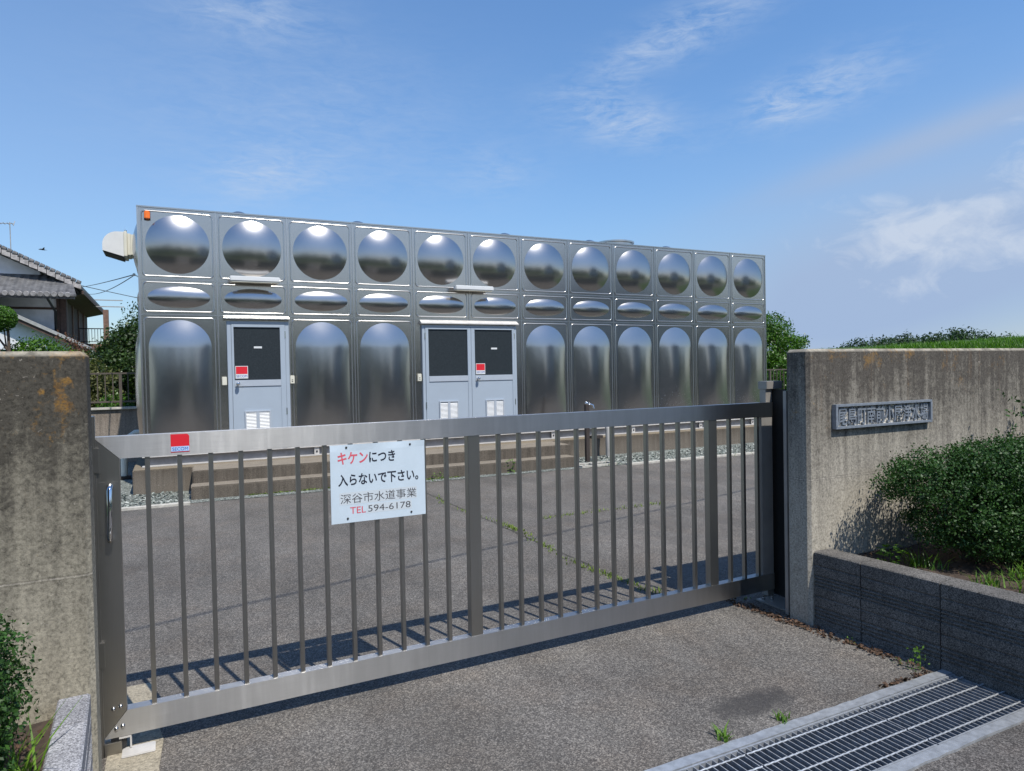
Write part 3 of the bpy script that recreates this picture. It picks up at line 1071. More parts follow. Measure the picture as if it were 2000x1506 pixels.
def door_leaf(x0, x1, zb, zt, wx0, wx1, name_label):
    """leaf standing proud of the wall: frame stiles, window, mid rail, lower panel"""
    y = TY - .03
    mb = MB()
    mb.box(x0, wx0, y - .03, y, zb, zt, .003); mb.box(wx1, x1, y - .03, y, zb, zt, .003)
    mb.box(wx0, wx1, y - .03, y, 2.315, zt, .003)
    mb.box(wx0, wx1, y - .022, y, zb, 1.434)
    d_ = part('door', mb, M['door'], tank, label=name_label)
    d_o = d_
    mb = MB(); mb.box(wx0, wx1, y - .034, y, 1.436, 1.530, .003)
    part('mid_rail', mb, M['doorrail'], d_o)
    mb = MB(); mb.box(wx0 + .001, wx1 - .001, y - .012, y - .002, 1.531, 2.314)
    part('window', mb, M['glass'], d_o)
    return d_o, y


def hinges(x, parent):
    for z in (2.16, 1.0):
        mb_ = MB(); mb_.tube([(x, TY - .062, z), (x, TY - .062, z + .10)], .008, 8); part('hinge', mb_, M['chrome'], parent)


# single door
mb = MB()
for a, b_, c_, e_ in ((.782, .838, .50, 2.405), (1.602, 1.655, .50, 2.405), (.838, 1.602, 2.36, 2.405)):
    mb.box(a, b_, TY - .05, TY - .001, c_, e_, .003)
part('door_frame', mb, M['door'], tank)
d1, dy = door_leaf(.841, 1.599, .50, 2.357, .872, 1.525, 'single grey blue door with dark glass')
louver(1.0, 1.365, .72, 1.07, dy - .022, d1)
sticker(.885, 1.555, .175, .185, dy - .012, d1)
mb = MB(); mb.box(1.15, 1.265, dy - .017, dy - .012, 2.0, 2.03, .002); part('name_tag', mb, M['white'], d1)


def knob(x, z, parent):
    mb = MB(); mb.tube([(x, dy - .035, z), (x, dy - .04, z)], .026, 14); mb.tube([(x, dy - .04, z), (x, dy - .065, z)], .012, 10); mb.sphere((x, dy - .085, z), .03, 14, 10)
    part('door_knob', mb, M['chrome'], parent)


knob(.915, 1.48, d1)
hinges(1.60, d1)
mb = MB()
mb.prism([(.74, 2.425), (1.665, 2.425), (1.665, 2.44), (1.64, 2.50), (.765, 2.50), (.74, 2.44)], TY - .004, TY - .002)
mb.addv([(.74, TY - .10, 2.43), (1.665, TY - .10, 2.43), (1.665, TY - .10, 2.445), (.74, TY - .10, 2.445), (.74, TY - .003, 2.49), (1.665, TY - .003, 2.49), (.74, TY - .003, 2.43), (1.665, TY - .003, 2.43)],
        [(0, 1, 2, 3), (3, 2, 5, 4), (0, 6, 7, 1), (0, 3, 4, 6), (1, 7, 5, 2)])
part('door_canopy', mb, M['seam'], tank)
# double door
mb = MB()
for a, b_, c_, e_ in ((3.79, 3.838, .50, 2.39), (5.50, 5.545, .50, 2.39), (3.838, 5.50, 2.345, 2.39)):
    mb.box(a, b_, TY - .05, TY - .001, c_, e_, .003)
part('door_frame', mb, M['door'], tank)
d2, dy = door_leaf(3.841, 4.665, .50, 2.342, 3.895, 4.60, 'left leaf of the double door')
louver(4.065, 4.41, .72, 1.105, dy - .022, d2)
d3, dy = door_leaf(4.669, 5.497, .50, 2.342, 4.735, 5.455, 'right leaf of the double door with red sticker')
louver(4.925, 5.275, .72, 1.10, dy - .022, d3)
sticker(4.755, 1.548, .175, .185, dy - .012, d3)
mb = MB(); mb.box(5.05, 5.165, dy - .017, dy - .012, 1.975, 2.005, .002); part('name_tag', mb, M['white'], d3)
knob(4.78, 1.475, d3)
hinges(5.499, d3)
hinges(3.839, d2)
mb = MB()
mb.addv([(3.765, TY - .10, 2.405), (5.575, TY - .10, 2.405), (5.575, TY - .10, 2.42), (3.765, TY - .10, 2.42), (3.765, TY - .003, 2.475), (5.575, TY - .003, 2.475), (3.765, TY - .003, 2.405), (5.575, TY - .003, 2.405)],
        [(0, 1, 2, 3), (3, 2, 5, 4), (0, 6, 7, 1), (0, 3, 4, 6), (1, 7, 5, 2)])
part('door_canopy', mb, M['flange'], tank)
# switch boxes
for x, z, two in ((.70, 1.46, 0), (1.66, 1.46, 1), (3.70, 1.45, 1)):
    mb = MB(); mb.box(x, x + .065, TY - .055, TY - .002, z, z + .125, .006)
    mb.cur = 1
    if two:
        mb.box(x + .022, x + .042, TY - .058, TY - .056, z + .03, z + .04); mb.box(x + .022, x + .042, TY - .058, TY - .056, z + .055, z + .065)
    part('switch_box', mb, [M['cream'], M['brownpost']], tank)
# lights over the doors
for x in (.83, 4.345):
    mb = MB(); mb.box(x, x + .70, TY - .22, TY - .10, 2.975, 3.05, .012)
    l_ = part('wall_light', mb, M['white'], tank)
    mb = MB(); mb.box(x + .02, x + .68, TY - .21, TY - .11, 2.962, 2.974, .003); part('diffuser', mb, M['cream'], l_)
    mb = MB(); mb.box(x + .1, x + .6, TY - .10, TY - .006, 2.985, 3.035); part('mounting_box', mb, M['flange'], l_)
# orange lamp
mb = MB(); mb.box(-.245, -.175, TY - .075, TY - .02, 3.81, 3.93, .014); mb.cur = 1; mb.box(-.25, -.17, TY - .02, TY - .0095, 3.805, 3.935)
part('warning_lamp', mb, [M['orange'], M['darkmetal']], tank)
# ventilation hood on the left side
mb = MB()
poly = []
for k in range(9):
    a = R(90 + 90 * k / 8)
    poly.append((-.62 + .20 * math.cos(a), 3.565 + .20 * math.sin(a)))
poly += [(-.82, 3.48), (-.545, 3.40), (-.545, 3.765)]
mb.prism(poly, 11.72, 12.2)
hood = part('vent_hood', mb, M['offwhite'], tank)
mb = MB(); mb.prism([(-.81, 3.462), (-.55, 3.384), (-.55, 3.394), (-.81, 3.472)], 11.735, 12.185); part('hood_grille', mb, M['black'], hood)
mb = MB()
mb.box(-.543, -.50, 11.71, 12.21, 3.405, 3.775, .006); mb.box(-.498, -.455, 11.75, 12.17, 3.43, 3.75, .004); mb.box(-.453, TX - .0, 11.76, 12.16, 3.44, 3.74)
part('hood_duct', mb, M['cream'], hood)
mb = MB(); mb.sphere((-.52, 11.8, 3.79), .02, 10, 8); part('hood_bolt', mb, M['chrome'], hood)
# cable insulator on left edge
mb = MB(); mb.box(TX - .06, TX, TY + 1.0, TY + 1.04, 2.30, 2.86); mb.sphere((TX - .10, TY + 1.02, 3.17), .022, 10, 8); mb.tube([(TX - .10, TY + 1.02, 3.17), (TX, TY + 1.02, 3.12)], .008, 6)
part('cable_insulator', mb, M['white'], tank)

# foundation plinth and steps
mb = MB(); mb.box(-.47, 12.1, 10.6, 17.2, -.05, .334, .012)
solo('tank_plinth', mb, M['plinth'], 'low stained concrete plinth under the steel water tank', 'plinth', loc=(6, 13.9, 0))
st = thing('concrete_steps', 'two mossy concrete steps running along below the tank doors', 'steps', (3.08, 9.66, 0), -.030)
mb = MB()
nx = 40
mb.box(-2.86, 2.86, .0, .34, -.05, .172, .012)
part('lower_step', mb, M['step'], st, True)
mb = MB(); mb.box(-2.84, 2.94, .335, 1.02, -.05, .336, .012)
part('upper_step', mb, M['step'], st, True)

# water tap stand, drain pipe and basin
tp = thing('water_tap', 'dark brown standpipe with a chrome tap standing beside the steps', 'water tap', (6.35, 9.9, 0))
mb = MB(); mb.box(6.315, 6.385, 9.87, 9.93, 0, 1.0, .004); part('post', mb, M['brownpost'], tp)
mb = MB(); mb.sphere((6.35, 9.9, 1.015), .034, 12, 8); mb.tube([(6.35, 9.9, .99), (6.41, 9.88, 1.0), (6.455, 9.865, .98), (6.465, 9.86, .92)], .017, 8); mb.tube([(6.40, 9.88, 1.0), (6.40, 9.88, 1.045)], .009, 8); mb.box(6.375, 6.425, 9.873, 9.887, 1.045, 1.055)
part('faucet', mb, M['chrome'], tp)
mb = MB(); mb.box(6.55, 6.60, 9.97, 10.02, 0, .40); mb.box(6.48, 6.70, 9.94, 10.05, .401, .45); part('side_bracket', mb, M['brownpost'], tp)
mb = MB(); mb.tube([(7.08, 10.34, 0), (7.08, 10.34, .52), (7.08, 10.4, .6), (7.08, 10.95, .62)], .048, 14)
solo('drain_pipe', mb, M['pipe'], 'grey vertical drain pipe rising from the gravel to the tank', 'pipe', loc=(7.08, 10.34, 0))
db = thing('drain_basin', 'pale concrete drain basin frame on the ground by the tap', 'drain basin', (6.27, 9.55, 0))
mb = MB()
for a in ((5.93, 6.62, 9.40, 9.45), (5.93, 6.62, 9.66, 9.71), (5.93, 5.98, 9.45, 9.66), (6.22, 6.27, 9.45, 9.66), (6.57, 6.62, 9.45, 9.66)):
    mb.box(*a, -.03, .035)
part('rim', mb, M['kerb'], db)
mb = MB(); mb.box(5.98, 6.22, 9.45, 9.66, .004, .010); mb.box(6.27, 6.57, 9.45, 9.66, .004, .010); part('inside_shade_sheet', mb, M['black'], db)  # flat black sheets paint the shade inside the basin
mb = MB(); mb.tube([(-.66, 12.4, .05), (-.66, 12.4, .62), (-.5, 12.5, .72), (-.2, 12.5, .72)], .05, 10); mb.tube([(-.60, 12.38, .55), (-.40, 12.38, .66)], .02, 8); mb.cur = 1; mb.box(-.75, -.57, 12.31, 12.49, 0, .06)
solo('overflow_pipe', mb, [M['cream'], M['darkmetal']], 'white overflow pipe on the left side of the tank', 'pipe', loc=(-.66, 12.4, 0))

# ================================================================== GATE
GL = (-0.0903, 3.311, 0.0)
gate = thing('sliding_gate', 'closed brushed stainless steel sliding gate of vertical bars across the driveway', 'gate', GL, 0.01327)
ZB, ZT, HT, HB = .070, 1.334, .094, .107
SP, GX = .1246, .0266
xl, xr = -.19, 3.725
mb = MB(); mb.prism([(xl, ZT), (xl, ZT - .006), (xl + .088, ZT - HT), (xr, ZT - HT), (xr, ZT)], 0, .055)
part('top_rail', mb, M['gate'], gate, True)
mb = MB(); mb.prism([(xl + .004, ZB), (xr, ZB), (xr, ZB + HB), (xl + .088, ZB + HB), (xl + .004, ZB + .006)], 0, .055)
part('bottom_rail', mb, M['gate'], gate, True)
mb = MB(); mb.prism([(xl + .001, ZB + .004), (xl + .0865, ZB + HB + .001), (xl + .0865, ZT - HT - .001), (xl + .001, ZT - .008)], .0008, .054)
stile = part('end_stile', mb, M['gatebar'], gate, True, label='wide left stile with the pull handle')
mb = MB(); mb.box(xr - .100, xr - .002, .004, .054, ZB + HB, ZT - HT)
part('end_stile', mb, M['postpaint'], gate, True)  # diffuse grey in place of steel puts a lit look into this stile


def gx(i):
    return i * SP + (GX if i > 11.5 else 0) + (GX if i > 12.5 else 0) + (GX if i > 24.5 else 0) + (GX if i > 25.5 else 0)


barmb = MB(); barmb.box(-.0095, .0095, .006, .034, ZB + HB, ZT - HT, .0015)
barme = barmb.mesh('bar', M['gatebar'])
for i in range(29):
    if i in (12, 25):
        mb = MB(); mb.box(gx(i) - .034, gx(i) + .034, .004, .053, ZB + HB, ZT - HT, .002)
        part('wide_post', mb, M['gatebar'], gate, True)
        continue
    o = bpy.data.objects.new('bar', barme); COL.objects.link(o); o.parent = gate; o.location = (gx(i), 0, 0)
# handle
hx_ = -.139
mb = MB()
mb.tube([(hx_, .0, 1.128), (hx_, -.03, 1.13), (hx_ - .001, -.042, 1.115), (hx_ - .002, -.044, 1.02), (hx_ - .004, -.042, .925), (hx_ - .005, -.03, .907), (hx_ - .005, 0, .905)], .0115, 12)
part('handle', mb, M['chrome'], gate, True)
mb = MB(); mb.box(xl + .010, xl + .082, -.0025, -.0002, .93, 1.145)
part('lock_plate', mb, M['gatebar'], gate, True)
for z0, z1 in ((1.186, 1.29), (.375, .482)):
    mb = MB(); mb.box(xl - .008, xl + .014, -.014, .0, z0, z1, .002)
    part('strike_cover', mb, M['gatebar'], gate, True)
for (x, z) in ((xl + .038, .193), (xl + .064, .199), (xl + .046, .108), (xl + .070, .115)):
    mb = MB(); mb.sphere((x, -.001, z), .0085, 12, 8); part('bolt', mb, M['bolt'], gate, True)
mb = MB(); mb.box(xl + .055, xl + .10, .0, .05, .060, .068); mb.box(xl + .095, xl + .101, .0, .05, .015, .059); part('bottom_guide', mb, M['flange'], gate, True)
mb = MB(); mb.tube([(xl + .05, .01, .035), (xl + .05, .045, .035)], .033, 16); part('wheel', mb, M['darkmetal'], gate, True)
# sticker on the top rail
poly = [(.091, 1.252), (.164, 1.252), (.164, 1.318)] + [(.164 - .012 + .012 * math.cos(a), 1.318 + .012 * math.sin(a)) for a in (0.4, 0.9, 1.3, 1.57)] + [(.091, 1.330)]
mb = MB(); mb.prism(poly, -.0014, -.0002)
gs = part('sticker', mb, M['red'], gate, True)
mb = MB(); mb.box(.092, .163, -.0022, -.0015, 1.2555, 1.277); part('sticker_band', mb, M['ltblue'], gs, True)
part('lettering', shift(text_mesh('SECOM', .097, .158, 1.259, 1.273, 0), 0, -.0026, 0), M['blue'], gs, True)

# warning sign wired to the bars
s0, s1, z0, z1 = .768, 1.243, .859, 1.236
sign = thing('warning_sign', 'white square warning board with red and black Japanese lettering on the gate bars', 'sign', (GL[0], GL[1], 0), 0.01327)
mb = MB()
# board slightly bowed at its top edge
nx_, nz_ = 16, 12
vs = []
for side in (0, 1):
    for j in range(nz_ + 1):
        for i in range(nx_ + 1):
            u = i / nx_; v = j / nz_
            bow = .0025 * max(0, (v - .9) / .1) ** 2 * math.cos(9 * u)
            vs.append((s0 + (s1 - s0) * u, -.006 + bow + (.003 if side else 0), z0 + (z1 - z0) * v))
fs = []
k_ = (nx_ + 1) * (nz_ + 1)
for j in range(nz_):
    for i in range(nx_):
        a = j * (nx_ + 1) + i
        fs.append((a, a + 1, a + nx_ + 2, a + nx_ + 1)); fs.append((k_ + a, k_ + a + nx_ + 1, k_ + a + nx_ + 2, k_ + a + 1))
mb.addv(vs, fs)
mb2 = MB()
board = part('board', mb, M['sign'], sign, True)


def on_sign(txt, u0, u1, v0, v1, matl, bold=0.0, lift=-.0066):
    w_ = s1 - s0; h_ = z1 - z0
    return part('lettering', shift(text_mesh(txt, s0 + u0 * w_, s0 + u1 * w_, z1 - v1 * h_, z1 - v0 * h_, bold), 0, lift, 0), matl, board, True)


on_sign('キケン', .075, .385, .095, .25, M['pinkink'], .022)
on_sign('につき', .398, .675, .105, .25, M['ink'], .022)
on_sign('入らないで下さい。', .075, .925, .375, .53, M['ink'], .022)
mb = MB()
for u0, u1, v0, v1 in ((.085, .905, .612, .770), (.365, .845, .788, .905)):
    w_ = s1 - s0; h_ = z1 - z0
    mb.quad((s0 + u0 * w_, -.0063, z1 - v1 * h_), (s0 + u1 * w_, -.0063, z1 - v1 * h_), (s0 + u1 * w_, -.0063, z1 - v0 * h_), (s0 + u0 * w_, -.0063, z1 - v0 * h_))
part('tape', mb, M['tape'], board, True)
on_sign('深谷市水道事業', .095, .90, .63, .755, M['greyink'], 0)
on_sign('TEL', .19, .352, .805, .89, M['pinkink'], .004)
on_sign('594-6178', .375, .832, .803, .887, M['greyink'], 0)
for u, v in ((.165, .035), (.84, .045), (.165, .945), (.84, .95)):
    mb = MB(); mb.sphere((s0 + u * (s1 - s0), -.006, z1 - v * (z1 - z0)), .0055, 10, 8); part('screw', mb, M['darkmetal'], sign, True)

# gate posts
gp = thing('gate_post', 'dark steel strike post of the gate fixed to the left concrete wall', 'gate post', (-.285, 3.33, 0), 0, 'gate posts')
mb = MB(); mb.box(-.318, -.284, 3.292, 3.40, 0, 1.42, .002); mb.box(-.284, -.278, 3.30, 3.31, 0, 1.42); part('channel', mb, M['gatebar'], gp)
mb = MB(); mb.box(-.283, -.215, 3.30, 3.40, 0, .055, .002); part('foot', mb, M['gatebar'], gp)
mb = MB(); mb.box(-.215, -.09, 3.245, 3.33, .004, .012, .003); part('floor_plate', mb, M['flange'], gp)
gq = thing('gate_post', 'dark steel guide post with a bolted base plate by the right wall', 'gate post', (3.58, 3.42, 0), 0, 'gate posts')
mb = MB(); mb.box(3.615, 3.672, 3.40, 3.455, .012, 1.42, .002); part('channel', mb, M['postpaint'], gq)
mb = MB(); mb.box(3.442, 3.475, 3.074, 3.10, .012, 1.42, .002); part('wall_plate', mb, M['postpaint'], gq)
mb = MB(); mb.box(3.61, 3.76, 3.385, 3.465, 1.421, 1.475, .003); part('head', mb, M['postpaint'], gq)
mb = MB(); mb.box(3.50, 3.675, 3.11, 3.40, .001, .012, .002); part('base_plate', mb, M['postpaint'], gq)
mb = MB(); mb.box(3.69, 3.704, 3.305, 3.48, .012, 1.42); part('gap_shade_strip', mb, M['black'], gq)  # black strip stands in for the shade in the gap by the wall
for x, y in ((3.53, 3.36), (3.53, 3.15), (3.575, 3.33)):
    mb = MB(); mb.tube([(x, y, .012), (x, y, .026)], .012, 6); mb.tube([(x, y, .026), (x, y, .042)], .006, 8); part('anchor_bolt', mb, M['bolt'], gq)

# ================================================================== WALLS
def chamfer_wall(x0, x1, y0, y1, zt, ch=.018):
    """wall block with chamfered top edges and end edges"""
    bm = bmesh.new()
    bmesh.ops.create_cube(bm, size=1)
    for v in bm.verts:
        v.co = Vector((x0 if v.co.x < 0 else x1, y0 if v.co.y < 0 else y1, -.1 if v.co.z < 0 else zt))
    ed = [e for e in bm.edges if not all(v.co.z < 0 for v in e.verts)]
    bmesh.ops.bevel(bm, geom=ed, offset=ch, segments=1, affect='EDGES')
    mb_ = MB(); mb_.addbm(bm)
    return mb_


mb = chamfer_wall(-9, -.266, 2.9, 3.06, 1.676)
lw = solo('concrete_wall', mb, M['leftwall'], 'lichen stained concrete wall to the left of the gate', 'wall', 'concrete walls beside the gate', loc=(-4.6, 3.1, 0))
rw = thing('concrete_wall', 'streaked concrete wall with the bronze name plaque right of the gate', 'wall', (8, 3.1, 0), 0, 'concrete walls beside the gate')
mb = chamfer_wall(3.433, 16, 2.9, 3.07, 1.676); part('front_slab', mb, M['wall'], rw)
mb = MB(); mb.box(3.705, 16, 3.072, 3.30, -.1, 1.67); part('rear_slab', mb, M['wall'], rw)

# name plaque
pq = thing('name_plaque', 'blue grey metal plaque with raised Japanese characters on the right wall', 'plaque', (4.11, 2.9, 1.257))
mb = MB()
x0, x1, za, zb_ = 3.637, 4.582, 1.181, 1.333
mb.box(x0, x1, 2.868, 2.899, zb_ - .016, zb_, .002); mb.box(x0, x1, 2.868, 2.899, za, za + .016, .002)
mb.box(x0, x0 + .018, 2.868, 2.899, za + .016, zb_ - .016); mb.box(x1 - .018, x1, 2.868, 2.899, za + .016, zb_ - .016)
part('frame', mb, M['bronze'], pq)
mb = MB(); mb.box(x0 + .018, x1 - .018, 2.890, 2.898, za + .016, zb_ - .016)
m3, t3, b3, P3, g3 = mat('rough_cast_ground')
n3 = t3.noise(P3, 70, 3, .6)
setb(t3, b3, col=t3.ramp(n3, [(.38, (.10, .10, .10)), (.48, (.36, .34, .30)), (.62, (.66, .61, .52))]), rough=.8, normal=t3.bump(n3, 1.0, .01))
part('backing', mb, m3, pq)
tm = text_mesh('尾島町南前小屋浄水場', x0 + .03, x1 - .028, za + .020, zb_ - .020, .010, .09)
ys = [v[1] for v in tm.v]
sy = .009 / (max(ys) - min(ys))
tm.v = [(v[0], 2.879 + (v[1] - min(ys)) * sy, v[2]) for v in tm.v]
part('lettering', tm, M['bronze'], pq)


# block planter walls
def planter(name, p0, p1, inward, thick, ztop, joints, matl, capm, label, loc):
    """ribbed block wall along p0 -> p1 (plan), visible ribbed face on the side away from `inward`"""
    p0 = Vector((*p0, 0)); p1 = Vector((*p1, 0))
    d_ = (p1 - p0).normalized()
    nn = Vector((*inward, 0)); nn = (nn - d_ * nn.dot(d_)).normalized()
    L = (p1 - p0).length
    prof = []           # (inward offset, z) from bottom to top on the visible face
    def course(z0_, z1_, ribs):
        pts_ = [(.006, z0_ + .002), (.0, z0_ + .008)]
        h_ = z1_ - z0_
        if ribs:
            zc = z0_ + h_ * .30
            pts_.append((.0, zc))
            for q in range(4):
                z_ = zc + q * h_ * .11
                pts_ += [(.0, z_), (.009, z_ + h_ * .03), (.010, z_ + h_ * .055), (.0, z_ + h_ * .085)]
        pts_ += [(.0, z1_ - .006), (.006, z1_ - .001)]
        return pts_
    zs = [0, ztop * .41, ztop * .82, ztop]
    prof += course(-.02, zs[1], True) + course(zs[1], zs[2], True) + course(zs[2], zs[3], False)
    prof[-1] = (.008, ztop)
    cuts = [0.0] + list(joints) + [L]
    o = thing(name, label, 'planter', loc)
    mb_ = MB()
    for a, b__ in zip(cuts[:-1], cuts[1:]):
        a2, b2 = a + .003, b__ - .003
        full = prof + [(thick - .006, ztop), (thick, ztop - .006), (thick, -.02)]
        va = [p0 + d_ * a2 + nn * q + Vector((0, 0, z)) for q, z in full]
        vb = [p0 + d_ * b2 + nn * q + Vector((0, 0, z)) for q, z in full]
        n_ = len(full)
        flip = d_.cross(nn).z > 0
        sides = [(i, (i + 1) % n_, n_ + (i + 1) % n_, n_ + i) for i in range(n_)]
        caps = [list(range(n_ - 1, -1, -1)), list(range(n_, 2 * n_))]
        fs_ = sides + caps
        if not flip:
            fs_ = [list(f)[::-1] for f in fs_]
        mb_.addv(va + vb, fs_)
        # mortar filler
    va = [p0 + nn * .012, p0 + nn * (thick - .012), p1 + nn * (thick - .012), p1 + nn * .012]
    mb_.cur = 1
    mb_.prismz([(v.x, v.y) for v in va], -.02, ztop - .012)
    part('block_wall', mb_, [matl, capm], o)
    return o


planter('block_planter', (3.462, 2.897), (3.60, .6), (1, 0), .15, .451, (.30, .735, 1.17, 1.6), M['block'], M['black'], 'dark ribbed block planter wall right of the driveway', (3.5, 2.2, 0))
planter('block_planter', (-.282, 2.897), (-.18, .6), (-1, 0), .10, .441, (.23, .665, 1.1, 1.6), M['granite'], M['black'], 'speckled grey block planter wall left of the gate', (-.25, 2.2, 0))
def soil_sheet(name, x0, x1, y0, y1, z, seed):
    r_ = np.random.default_rng(seed)
    mb_ = MB(); nx, ny = 30, 30
    for j in range(ny + 1):
        for i in range(nx + 1):
            mb_.v.append((x0 + (x1 - x0) * i / nx, y0 + (y1 - y0) * j / ny, z + r_.uniform(-.012, .018)))
    for j in range(ny):
        for i in range(nx):
            a = j * (nx + 1) + i
            mb_.f.append([a, a + 1, a + nx + 2, a + nx + 1]); mb_.sm.append(True); mb_.mi.append(0)
    return solo(name, mb_, M['soil'], kind='structure')


soil_sheet('soil', 3.62, 8, .6, 2.9, .365, 1)
soil_sheet('soil', -3.5, -.36, .6, 2.9, .36, 2)


# ================================================================== PLANTS
def stems(mb_, base, tops, r0, r1, seed=0):
    rr_ = random.Random(seed)
    for tp_ in tops:
        b0 = Vector(base); t0 = Vector(tp_)
        mid_ = b0.lerp(t0, .5) + Vector((rr_.uniform(-.04, .04), rr_.uniform(-.04, .04), 0)) * (t0 - b0).length
        mb_.tube([b0 + Vector((rr_.uniform(-.03, .03), rr_.uniform(-.03, .03), 0)), mid_, t0], [r0, (r0 + r1) / 2, r1], 7)
    return mb_


def bush(name, label, base, blobs, n, size, seed, leaf, stem_tops, tips=(), cat='bush', group=None, shell=.45, lump=.22, r0=.014, floor=None, upb=.35):
    o = thing(name, label, cat, base, 0, group)
    fo = link_mesh('foliage', foliage_mesh('foliage', blobs, n, size, seed, leaf, shell, lump, off=base, floor=floor, upb=upb, tips=tips), o)
    part('stem', stems(MB(), base, stem_tops, r0, r0 * .4, seed), M['stem'], o)
    return o


rb = [(4.14, 2.52, .89, .37, .27, .19), (4.24, 2.46, .74, .34, .29, .21), (4.34, 2.36, .58, .31, .27, .19), (4.62, 2.2, .55, .42, .26, .17), (4.12, 2.5, .60, .2, .2, .16), (4.75, 2.02, .58, .4, .22, .17), (5.0, 2.1, .7, .4, .25, .25), (4.62, 2.42, .86, .44, .34, .25), (5.1, 2.35, .78, .45, .36, .27),
      (4.78, 2.25, .62, .42, .3, .22), (3.90, 2.6, .89, .18, .17, .12), (4.85, 2.32, .91, .3, .25, .18), (4.42, 2.36, .92, .3, .25, .18)]
tips = [((3.80, 2.6, .90), (3.68, 2.62, .99)), ((3.80, 2.6, .86), (3.68, 2.6, .90)), ((4.0, 2.5, 1.0), (3.92, 2.5, 1.13)), ((4.45, 2.4, 1.05), (4.42, 2.38, 1.16)),
        ((4.6, 2.4, 1.05), (4.65, 2.4, 1.19)), ((4.75, 2.35, 1.05), (4.80, 2.33, 1.21)), ((3.86, 2.6, .78), (3.74, 2.6, .77)), ((4.2, 2.35, 1.05), (4.15, 2.33, 1.13)),
        ((4.0, 2.45, .66), (3.90, 2.42, .69)), ((4.3, 2.1, .72), (4.2, 2.02, .68))]
bush('bush', 'large dense small-leaved green bush in front of the right concrete wall', (4.25, 2.46, .40), rb, 105000, .019, 11, M['boxleaf'],
     [(4.0, 2.5, .75), (4.2, 2.4, .8), (4.5, 2.42, .75), (4.35, 2.5, .8), (4.7, 2.4, .8)], tips, shell=.5, r0=.022, lump=.12)
# a taller shrub further along the wall, whose branch enters at the right edge
tb_ = [(5.75, 2.62, 1.20, .28, .2, .26), (5.95, 2.5, .9, .35, .3, .35)]
bush('shrub', 'thin twiggy shrub reaching in at the right edge by the wall', (5.7, 2.55, .40), tb_, 2600, .03, 17, M['boxleaf'], [(5.5, 2.6, 1.2), (5.75, 2.5, 1.1), (5.35, 2.62, 1.25)],
     [((5.4, 2.65, 1.25), (5.06, 2.72, 1.36)), ((5.3, 2.66, 1.2), (5.08, 2.72, 1.24))], shell=.9, lump=.3)
lb = [(-.68, 2.42, .62, .30, .28, .24), (-.61, 2.38, .80, .18, .22, .13), (-.585, 2.36, .68, .18, .22, .2), (-1.1, 2.4, .66, .36, .3, .26), (-.66, 2.34, .50, .20, .2, .12)]
tips = [((-.52, 2.4, .70), (-.38, 2.44, .745)), ((-.5, 2.4, .62), (-.34, 2.46, .635)), ((-.52, 2.36, .56), (-.40, 2.38, .585)), ((-.56, 2.38, .82), (-.44, 2.4, .90)), ((-.5, 2.3, .5), (-.40, 2.3, .51))]
bush('bush', 'small-leaved green bush cut off by the left edge of the photo', (-.8, 2.42, .36), lb, 52000, .017, 12, M['boxleaf'], [(-.75, 2.4, .6), (-.9, 2.42, .65), (-.65, 2.38, .55)], tips, shell=.55)


def weed(label, p, n, h, wd, seed, leafy=True, group='small weeds in the cracks and beds'):
    o = thing('weed', label, 'weed', p, 0, group)
    rg = np.random.default_rng(seed)
    if leafy:
        d_ = rg.normal(size=(n, 3)) * np.array([wd * .45, wd * .45, 0]) + np.array([0, 0, 1]) * (rg.random((n, 1)) * h)
        V = leaf_verts(d_, rg.normal(size=(n, 3)) * .6 + np.array([0, -.3, 1]), .28 * min(h, wd) + .006, rg, .5)
        link_mesh('leaves', raw_mesh('leaves', V, n, 4, M['weed']), o)
        mb_ = MB(); mb_.tube([(0, 0, 0), (.003, 0, h * .5), (0, .004, h * .9)], [.003, .002, .001], 5); part('stem', mb_, M['weed'], o, True)
    else:
        P_ = rg.normal(size=(n, 3)) * np.array([wd * .35, wd * .35, 0])
        link_mesh('blades', blades_mesh('blades', P_, h, .008, seed, M['weed'], lean=.8), o)
    return o


weed('leafy green weed growing in front of the concrete steps', (4.75, 9.62, 0), 60, .20, .14, 1)
weed('low green weed tuft at the foot of the steps behind the warning sign', (3.55, 9.60, 0), 60, .10, .22, 2)
weed('small weed beside the drain basin', (6.45, 9.36, 0), 30, .06, .12, 3)
weed('small weed at the kerb below the gravel strip', (9.0, 9.2, 0), 40, .05, .35, 4)
weed('tuft of weed by the edging strip near the damp patch', (2.07, 2.19, 0), 26, .045, .05, 5, False)
weed('dry pale grass tuft at the edge of the damp patch', (2.40, 2.185, 0), 20, .035, .06, 6, False)
weed('upright weed where the planter meets the drain grating', (3.41, 2.21, 0), 34, .12, .06, 7)
weed('tiny weed on the asphalt beside the planter', (3.385, 2.30, 0), 14, .025, .05, 8)
weed('tiny weed at the foot of the ribbed planter', (3.43, 2.62, 0), 12, .03, .03, 9)
weed('dark weed under the right end of the gate', (3.42, 3.52, 0), 30, .06, .12, 10)
weed('grassy weed in the right planter at the left of the bush', (3.95, 2.55, .36), 60, .11, .15, 11, False)
weed('yellow green weed in the right planter against the wall', (3.86, 2.68, .36), 60, .12, .12, 12)
weed('strappy weed in the right planter below the bush', (4.16, 2.12, .36), 40, .10, .12, 13, False)
weed('second strappy weed at the planter rim near the right edge', (4.02, 2.02, .36), 30, .07, .10, 14, False)
weed('wide leafy weed patch at the foot of the large bush', (4.35, 2.06, .36), 70, .10, .20, 21)
weed('grass clump at the planter rim beyond the second block joint', (3.93, 2.16, .36), 44, .075, .12, 22, False)
weed('thin grass clump near the right edge of the planter bed', (4.2, 1.92, .36), 44, .09, .14, 23, False)
